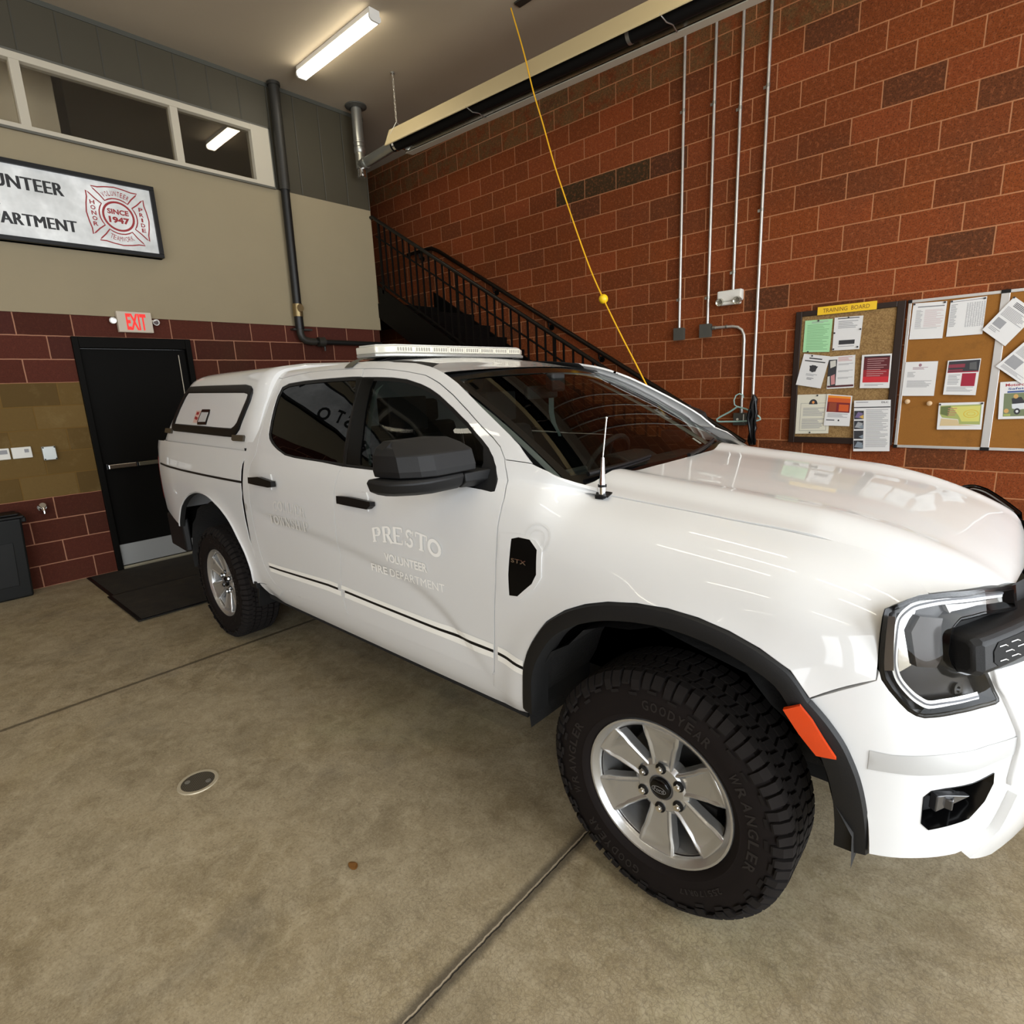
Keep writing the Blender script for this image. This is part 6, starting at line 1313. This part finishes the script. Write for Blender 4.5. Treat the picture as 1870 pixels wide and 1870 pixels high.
# cargo cap
CRS, CRX = [0, .73, 1.52, 2.23, 2.96, 3.4, 3.63, 4.2, 5.0], [1.60, 1.745, 1.86, 1.94, 2.005, 2.035, 2.07, 2.10, 2.11]
def cap(bm):
    ss = g2(0, 5, 24); vs = [0, .012, .03, .07, .14, .24, .36, .5, .64, .78, .9, .975, 1.0]; rows = []
    for v in vs:
        r = []
        for q in ss:
            xr = herm(CRS, CRX, q); p = Vector(capside(xr + v * (3.275 - xr), q)); e = max(0, 1 - v / .03) ** 2
            p.y += .022 * e; p.z -= (.012 * e if q > 3 else 0)
            if v > .99: p += Vector((0, .018, -.012 if p.z > 1.6 else 0))
            r.append(p)
        L = r + [Vector((r[-1].x, YC, r[-1].z + .010))] + [mir(p, -1) for p in r[::-1]]; rows.append([bm.verts.new(p) for p in L])
    for a, b in zip(rows, rows[1:]):
        for i in range(len(a) - 1): bm.faces.new((a[i], a[i + 1], b[i + 1], b[i]))
    for r, flip in ((rows[0], 1), (rows[-1], 0)):
        n = len(r)
        for i in range(n // 2):
            q = list(dict.fromkeys([r[i], r[i + 1], r[n - 2 - i], r[n - 1 - i]])); bm.faces.new(q[::-1] if flip else q)
cp_ = part('cargo_cap', WP, cap, bevel=0, sharp=50, label='white cargo cap over the bed')
KC = .115
for s in SD:
    def cw(bm):
        P2 = resample(clean([Vector((a, b * KC)) for a, b in TR['cap_win']]), .03); n = len(P2)
        fo = lambda v, o: mir(ev(capside, v.x, v.y / KC) + nrm(capside, v.x, v.y / KC) * o, s)
        rings = [[bm.verts.new(fo(v, o)) for v in inset_poly(P2, d)] for d, o in ((0, .0), (.001, .010), (.012, .014), (.040, .012), (.046, .003))]
        for A, C in zip(rings, rings[1:]):
            for i in range(n): j = (i + 1) % n; bm.faces.new((A[i], A[j], C[j], C[i]))
    part('side_window_frame', 'black_plastic', cw, cp_, label='black frame of the cap side door')
    part('side_panel', WP, lambda bm: panel(bm, capside, TR['cap_panel'], KC, st=.04, off=.006, thick=.005, sides=(s,)), cp_, bevel=.002)
    part('latch', 'black_gloss', lambda bm: panel(bm, capside, TR['cap_latch'], KC, st=.02, off=.012, thick=.008, sides=(s,)), cp_, bevel=.003)
    ins = inset_poly(clean([Vector((a, b * KC)) for a, b in TR['cap_latch']]), .014)
    part('latch_plate', P('latch_silver', (.60, .60, .60), .4, .2), lambda bm: panel(bm, capside, [(v.x, v.y / KC) for v in ins], KC, st=.02, off=.0135, thick=.002, sides=(s,)), cp_)
    part('warning_sticker', P('sticker_pink', (.62, .40, .34), .5), lambda bm: panel(bm, capside, TR['cap_sticker'], KC, st=.03, off=.0075, thick=0, sides=(s,)), cp_)
    def stk(bm):
        q = [Vector((a, b)) for a, b in TR['cap_sticker']]; f = lambda u, v: mir(ev(capside, *(q[0].lerp(q[1], u)).lerp(q[3].lerp(q[2], u), v)) + Vector((0, -.0085, 0)), s)
        put_quads(bm, [[(.2, .08), (.7, .08), (.7, .3), (.2, .3)], [(.15, .42), (.8, .55), (.6, .75), (.1, .62)]], f)
    part('sticker_print', 'red_paint', stk, cp_, smooth=False)
    for key in ('cap_lamp', 'cap_lamp2'):
        part('clearance_lamp', P('smoked_lens', (.06, .05, .038), .25), lambda bm: panel(bm, capside, TR[key], KC, st=.02, off=.014, thick=.014, sides=(s,)), cp_, bevel=.004)
# tailgate, rear bumper, underbody
part('tailgate', WP, lambda bm: bx(bm, 1.42, 1.46, YC - .78, YC + .78, .72, 1.32), bevel=.01, smooth=False)
def rbump(bm):
    pl = [(1.32, .0), (1.33, .55), (1.40, .78), (1.55, .88), (1.93, .905), (1.95, .86), (1.6, .80), (1.48, .70), (1.44, 0)]
    for z0, z1 in ((.50, .76),):
        L = [(x, YC - h) for x, h in pl] + [(x, YC + h) for x, h in pl[::-1][1:-1]]
        prism(bm, [(x, y, z0) for x, y in L], (0, 0, z1 - z0))
part('rear_bumper', 'black_tex', rbump, bevel=.012)
def under(bm):
    bx(bm, 1.5, 6.40, YC - .50, YC + .50, .36, .52); bx(bm, 3.18, 5.28, YC - .86, YC + .86, .40, .50)
    bx(bm, 5.30, 6.42, YC - .52, YC + .52, .50, 1.05); bx(bm, 1.55, 3.16, YC - .52, YC + .52, .52, 1.0)
    cyl(bm, (XR, YC - .75, .39), (XR, YC + .75, .39), .05); cyl(bm, (XF, YC - .75, .39), (XF, YC + .75, .39), .04)
part('chassis', 'void', under, smooth=False)
def inner(bm):
    for s in SD:
        for x0, x1, z0, z1 in ((3.2, 5.27, .45, 1.24),):
            pass
        f = lambda x, q: mir(Vector(side(x, q, True)) + Vector((0, .05, 0)), s)
        grid(bm, f, g2(3.2, 5.30, 20), g2(0.3, 7.9, 12))
        f2 = lambda x, q: mir(Vector(side(x, q, True)) + Vector((0, .05, 0)), s)
        grid(bm, lambda x, q: mir(Vector(green(x, q)) + Vector((0, .045, -.012)), s), g2(3.2, 4.55, 12), g2(4.0, 5.2, 4))
    grid(bm, lambda u, v: (3.17, YC + u * .84, .45 + v * .85), g2(-1, 1, 2), g2(0, 1, 2))
    bx(bm, 5.30, 5.33, YC - .84, YC + .84, .45, 1.20); grid(bm, lambda u, v: Vector(roof(3.2 + v * 1.35, u * .60)) + Vector((0, 0, -.02)), g2(-1, 1, 8), g2(0, 1, 8))
    bx(bm, 3.175, 3.20, YC - .62, YC + .62, 1.25, 1.76)
part('cab_lining', 'interior', inner)
def bedin(bm):
    for s in SD: grid(bm, lambda x, q: mir(Vector(side(x, q, True)) + Vector((0, .05, 0)), s), g2(1.6, 3.12, 10), g2(4.9, 7.9, 5))
    bx(bm, 1.47, 3.14, YC - .80, YC + .80, 1.26, 1.30); bx(bm, 3.12, 3.15, YC - .86, YC + .86, .5, 1.33)
part('bed_lining', 'void', bedin)
# cabin
SEAT = P('seat_fabric', (.010, .010, .010), .9)
for s in SD:
    y = YC - s * .37; st_ = empty('front_seat', (4.35, y, .55), parent=TK)
    part('cushion', SEAT, lambda bm: (box(bm, (4.40, y, .78), (.50, .50, .16)), box(bm, (4.38, y, .62), (.4, .42, .18))), st_, bevel=.04)
    part('backrest', SEAT, lambda bm: prism(bm, [(4.16, y - .25, .82), (4.28, y - .25, .84), (4.10, y - .23, 1.38), (4.0, y - .23, 1.38)], (0, .49, 0)), st_, bevel=.035)
    part('headrest', SEAT, lambda bm: (box(bm, (4.03, y, 1.50), (.10, .26, .18)), cyl(bm, (4.045, y - .06, 1.3), (4.035, y - .06, 1.45), .008), cyl(bm, (4.045, y + .06, 1.3), (4.035, y + .06, 1.45), .008)), st_, bevel=.03)
    def belt(bm):
        pts = [(4.305, .68, 1.652), (4.266, .685, 1.631), (4.232, .69, 1.588), (4.214, .70, 1.531), (4.200, .715, 1.441), (4.205, .73, 1.372), (4.235, .745, 1.302), (4.24, .75, 1.28)]
        for i, ((x0, h0, z0), (x1, h1, z1)) in enumerate(zip(pts, pts[1:])):
            w0, w1 = [(.003, .012), (.012, .019), (.019, .021), (.021, .021), (.021, .019), (.019, .012), (.012, .012)][i]
            bm.faces.new([bm.verts.new(mir(Vector((x, YC - h, z)), s)) for x, h, z in ((x0 - w0, h0, z0), (x0 + w0, h0, z0), (x1 + w1, h1, z1), (x1 - w1, h1, z1))])
    part('seat_belt', P('belt_trim', (.70, .84, .76), .6), belt, label='pale grey-green belt and pillar trim')
    part('pillar_trim', P('pale_trim', (.16, .18, .165), .7), lambda bm: grid(bm, lambda a, b: Vector(wind(s * (.97 + .0 * a) - s * .07 * a, .04 + .9 * b)) - Vector((.05 + .02 * a, 0, .02)), g2(0, 1, 2), g2(0, 1, 10)))
part('rear_bench', SEAT, lambda bm: (bx(bm, 3.42, 3.88, YC - .62, YC + .62, .70, .88), prism(bm, [(3.40, YC - .62, .85), (3.52, YC - .62, .85), (3.36, YC - .62, 1.40), (3.27, YC - .62, 1.40)], (0, 1.24, 0)), box(bm, (3.31, YC - .36, 1.48), (.08, .24, .16)), box(bm, (3.31, YC + .36, 1.48), (.08, .24, .16))), bevel=.03)
def dash(bm):
    pr = [(5.34, .80), (5.36, 1.225), (5.12, 1.235), (4.98, 1.20), (4.93, 1.10), (4.99, .90), (5.1, .80)]
    prism(bm, [(x, YC - .74, z) for x, z in pr], (0, 1.48, 0)); box(bm, (4.90, YC, 1.10), (.03, .20, .22)); prism(bm, [(4.96, YC + .22, 1.19), (4.92, YC + .22, 1.25), (5.02, YC + .22, 1.25), (5.1, YC + .22, 1.21)], (0, .32, 0))
part('dashboard', P('dash_black', (.014, .014, .014), .6), dash, bevel=.02)
def stw(bm):
    c = Vector((4.84, YC + .37, 1.17)); ax = Vector((-.88, 0, .47)).normalized(); u, v, d = frame_of(ax)
    tube(bm, [c + (u * math.cos(t) + v * math.sin(t)) * .185 for t in [2 * PI * i / 32 for i in range(33)]], .015, 8, caps=False); cyl(bm, c - d * .03, c + d * .02, .06)
    for t in (0, 2.1, 4.2): tube(bm, [c, c + (u * math.cos(t) + v * math.sin(t)) * .18], .012, 6)
    cyl(bm, c, c - d * .2, .03)
part('steering_wheel', 'interior', stw)
# light bar
lb = part('light_bar', P('light_bar_base', (.42, .42, .40), .35, .5), lambda bm: prism(bm, [(x, YC + y, 1.793) for x, y in ((3.90, -.50), (3.96, -.58), (4.10, -.565), (4.155, -.48), (4.155, .48), (4.10, .565), (3.96, .58), (3.90, .50))], (0, 0, .016)), bevel=.004, label='clear emergency light bar on the roof')
part('light_bar_lens', P('clear_lens', (.66, .64, .55), .15, .15, coat=1), lambda bm: prism(bm, [(x, YC + y, 1.810) for x, y in ((3.905, -.495), (3.95, -.575), (4.095, -.56), (4.15, -.475), (4.15, .475), (4.095, .56), (3.95, .575), (3.905, .495))], (0, 0, .036)), lb, bevel=.006)
part('light_bar_top', P('bar_top', (.55, .54, .50), .3, coat=.5), lambda bm: prism(bm, [(x, YC + y, 1.846) for x, y in ((3.92, -.49), (3.965, -.565), (4.085, -.55), (4.135, -.465), (4.135, .465), (4.085, .55), (3.965, .565), (3.92, .49))], (0, 0, .008)), lb, bevel=.003)
for i in range(8):
    y = YC - .42 + i * .12
    def led(bm):
        bx(bm, 4.148, 4.153, y - .052, y + .052, 1.815, 1.842, 0)
        for j in range(6): bx(bm, 4.153, 4.1545, y - .046 + j * .0165, y - .036 + j * .0165, 1.820, 1.838, 1)
    part('led_module', [P('led_cream', (.85, .82, .68), .25, .1), P('led_grey', (.42, .41, .36), .3, .4)], led, lb, smooth=False)
for s in SD:
    part('mounting_foot', 'black_plastic', lambda bm: prism(bm, [mir(p, s) for p in ((3.95, YC - .46, 1.793), (4.10, YC - .46, 1.793), (4.06, YC - .56, 1.765), (3.92, YC - .58, 1.765))], (0, .10 * s, -.012)), lb, bevel=.004)
    part('mounting_strap', P('strap_olive', (.12, .115, .09), .5, .3), lambda bm: grid(bm, lambda x, q: mir(ev(green, x, q) + nrm(green, x, q) * .006, s), g2(3.975, 4.05, 2), g2(4.1, 5.3, 8)), lb)
# antenna
ax_, ah = 5.5176, .703; az = 1.252; ay = YC - ah
an = part('antenna', 'chrome', lambda bm: (cyl(bm, (ax_, ay, az), (ax_, ay, az + .026), .0135, seg=18), cyl(bm, (ax_, ay, az + .034), (ax_ + .003, ay, az + .125), .0115, .0055, seg=18)), label='chrome whip antenna at the hood edge')
part('antenna_ring', 'black_plastic', lambda bm: cyl(bm, (ax_, ay, az + .026), (ax_, ay, az + .034), .015, seg=18), an)
part('antenna_whip', P('bright_steel', (.75, .75, .73), .2, .8), lambda bm: (cyl(bm, (ax_ + .003, ay, az + .125), (ax_ + .018, ay, az + .253), .0022, seg=8), bmesh.ops.create_uvsphere(bm, u_segments=8, v_segments=6, radius=.0045, matrix=Matrix.Translation((ax_ + .018, ay, az + .255)))), an)
part('antenna_bracket', 'black_plastic', lambda bm: (prism(bm, [(ax_ - .035, ay + .02, az + .006), (ax_ + .03, ay + .015, az + .004), (ax_ + .035, ay - .02, az - .004), (ax_ - .01, ay - .026, az - .006)], (0, 0, .004)), box(bm, (ax_, ay - .012, az - .006), (.03, .02, .012))), an)
# wheels
WY = YC - .81; WZ = .3925
def rp(r, a, h): return Vector((XF + r * math.cos(a), WY - h, WZ + r * math.sin(a)))
wh = empty('wheel', (XF, WY, WZ), parent=TK)
def tire(bm):
    pr = [(.205, -.090), (.222, -.105), (.245, -.118), (.29, -.127), (.33, -.124), (.358, -.113), (.375, -.098), (.380, -.06), (.381, 0), (.380, .06), (.375, .098), (.358, .113), (.33, .124), (.29, .127), (.264, .1235), (.260, .1245), (.248, .119), (.243, .113), (.238, .104), (.205, .085)]
    lathe(bm, pr, (XF, WY, WZ), (0, -1, 0), 72)
tr_ = part('tire', 'rubber', tire, wh)
def treads(bm):
    N = 66
    for i in range(N):
        a = 2 * PI * i / N; da = 2 * PI / N
        for j, (h0, h1, sk) in enumerate(((-.062, -.030, .25), (-.024, .012, -.2), (.018, .052, .25), (.058, .076, .0))):
            a0 = a + (j % 2) * da * .5; w = da * .74
            v = []
            for hh, aa in ((h0, a0), (h1, a0 + sk * da), (h1, a0 + w + sk * da), (h0, a0 + w)): v.append((hh, aa))
            lo = [bm.verts.new(rp(.380, aa, hh)) for hh, aa in v]; hi = [bm.verts.new(rp(.3905, aa, hh)) for hh, aa in v]
            bm.faces.new(hi)
            for q in range(4): bm.faces.new((lo[q], lo[(q + 1) % 4], hi[(q + 1) % 4], hi[q]))
        for sg in (1, -1):
            dp = (.340, .356, .347)[i % 3]; w = da * (.66 if i % 2 else .78)
            sec = [(.3895, .070), (.388, .100), (.370, .119), (dp + .006, .1275), (dp, .1265), (.36, .108), (.376, .08)]
            A = [bm.verts.new(rp(r, a, h * sg)) for r, h in sec]; C = [bm.verts.new(rp(r, a + w, h * sg)) for r, h in sec]; n = len(sec)
            bm.faces.new(A if sg > 0 else A[::-1]); bm.faces.new(C[::-1] if sg > 0 else C)
            for q in range(n): bm.faces.new((A[q], A[(q + 1) % n], C[(q + 1) % n], C[q]))
            if i % 2 == 0:   # stepped groove blocks on the shoulder
                A = [bm.verts.new(rp(r, a + da * .25 + aa * da, h * sg)) for r, h, aa in ((dp - .016, .1285, 0), (dp - .016, .1285, .9), (dp - .006, .1290, .9), (dp - .006, .1290, 0))]; bm.faces.new(A)
part('tread', 'tread', treads, tr_, sharp=20)
def swtext(bm):
    def word(s, a0, a1, r, h):
        n = len(s)
        for i, ch in enumerate(s):
            a = math.radians(a0 + (a1 - a0) * (i + .5) / n); w = abs(math.radians(a1 - a0)) * r / n * .8
            f = lambda u, v: Vector((XF + (r + v) * math.cos(a) + u * math.sin(a), WY - .1275 - .0012, WZ + (r + v) * math.sin(a) - u * math.cos(a)))
            ww = w * (.4 if ch in 'I1/' else 1); put_text(bm, ch, f, bold=.02, fit=(-ww / 2, ww / 2, 0, h), res=2)
    word(*SWW)
for SWW in (('GOODYEAR', 98, 55, .283, .032), ('WRANGLER', 40, -18, .283, .028), ('GOODYEAR', 262, 220, .283, .032), ('WRANGLER', 205, 150, .283, .028), ('255/70R17', -42, -72, .283, .018)):
    part('sidewall_lettering', P('rubber_letters', (.010, .007, .0063), .65), swtext, tr_, smooth=False)
def rim(bm): lathe(bm, [(.186, -.10), (.192, .0), (.199, .045), (.205, .072), (.209, .090), (.216, .099), (.230, .110), (.236, .110), (.238, .104), (.232, .09), (.206, .08), (.196, .03), (.188, -.09)], (XF, WY, WZ), (0, -1, 0), 64)
rm = part('rim', 'alloy', rim, wh)
def spokes(bm):
    for i in range(6):
        a = PI / 2 + i * PI / 3 - .02
        L = lambda pts, dh=0: [bm.verts.new(rp(math.hypot(r, t), a + math.atan2(t, r), h + dh)) for r, t, h in pts]
        lo = L([(.040, -.034, .035), (.092, -.040, .040), (.150, -.052, .050), (.178, -.060, .056), (.214, -.064, .068), (.214, .064, .068), (.178, .060, .056), (.150, .052, .050), (.092, .040, .040), (.040, .034, .035)])
        m1 = L([(.040, -.033, .068), (.092, -.038, .072), (.150, -.049, .082), (.176, -.057, .087), (.213, -.061, .096), (.213, .061, .096), (.176, .057, .087), (.150, .049, .082), (.092, .038, .072), (.040, .033, .068)])
        m2 = L([(.045, -.028, .074), (.092, -.031, .078), (.150, -.041, .089), (.172, -.048, .093), (.203, -.050, .098), (.203, .050, .098), (.172, .048, .093), (.150, .041, .089), (.092, .031, .078), (.045, .028, .074)])
        tp = L([(.050, -.020, .069), (.092, -.022, .072), (.146, -.031, .081), (.158, -.038, .084), (.186, -.041, .089), (.186, .041, .089), (.158, .038, .084), (.146, .031, .081), (.092, .022, .072), (.050, .020, .069)])
        for A, C in ((lo, m1), (m1, m2), (m2, tp)):
            for q in range(10): bm.faces.new((A[q], A[(q + 1) % 10], C[(q + 1) % 10], C[q]))
        bm.faces.new(tp); bm.faces.new(lo[::-1])
    lathe(bm, [(.0, .070), (.036, .070), (.040, .076), (.074, .076), (.090, .066), (.092, .03), (0, .03)], (XF, WY, WZ), (0, -1, 0), 48)
part('spokes', 'alloy', spokes, rm, bevel=.002, sharp=25)
for i in range(6):
    a = PI / 2 + i * PI / 3
    def nut(bm): 
        c = rp(.068, a, .076); cyl(bm, c, c + Vector((0, -.003, 0)), .017, seg=18, k=1); cyl(bm, c, c + Vector((0, -.014, 0)), .0115, .0105, seg=6); cyl(bm, c + Vector((0, -.014, 0)), c + Vector((0, -.016, 0)), .006, seg=10)
    part('lug_nut', ['chrome', 'black_plastic'], nut, wh)
def capc(bm):
    lathe(bm, [(.033, .070), (.034, .083), (.030, .087), (0, .088)], (XF, WY, WZ), (0, -1, 0), 32, 0); c = Vector((XF, WY - .0888, WZ))
    f = lambda u, v: c + Vector((u, 0, v)); put_quads(bm, ribbon2([(.023 * math.cos(t), .0105 * math.sin(t)) for t in [2 * PI * i / 28 for i in range(28)]], .0018, True), f, 1); put_text(bm, 'Ford', f, fit=(-.0165, .0165, -.006, .006), k=1, bold=.01)
part('center_cap', ['black_gloss', P('cap_script', (.30, .30, .31), .4, .5)], capc, wh, sharp=60)
part('brake_disc', P('brake_steel', (.07, .068, .065), .4, .7), lambda bm: (lathe(bm, [(0, -.01), (.150, -.01), (.155, -.02), (.155, -.035), (0, -.035)], (XF, WY, WZ), (0, -1, 0), 40), box(bm, rp(.13, -.6, .0), (.10, .05, .09))), wh)
part('hub_back', 'void', lambda bm: lathe(bm, [(0, -.045), (.190, -.045), (.192, -.05), (0, -.055)], (XF, WY, WZ), (0, -1, 0), 40), wh)
def put_wheel(x, s):
    w = copy_tree(wh, TK); w.location = Vector((x, YC - .81 * s, WZ)) - origin(TK)
    if s < 0: w.rotation_euler = (0, 0, PI)
    return w
put_wheel(XR, 1); put_wheel(XF, -1); put_wheel(XR, -1)
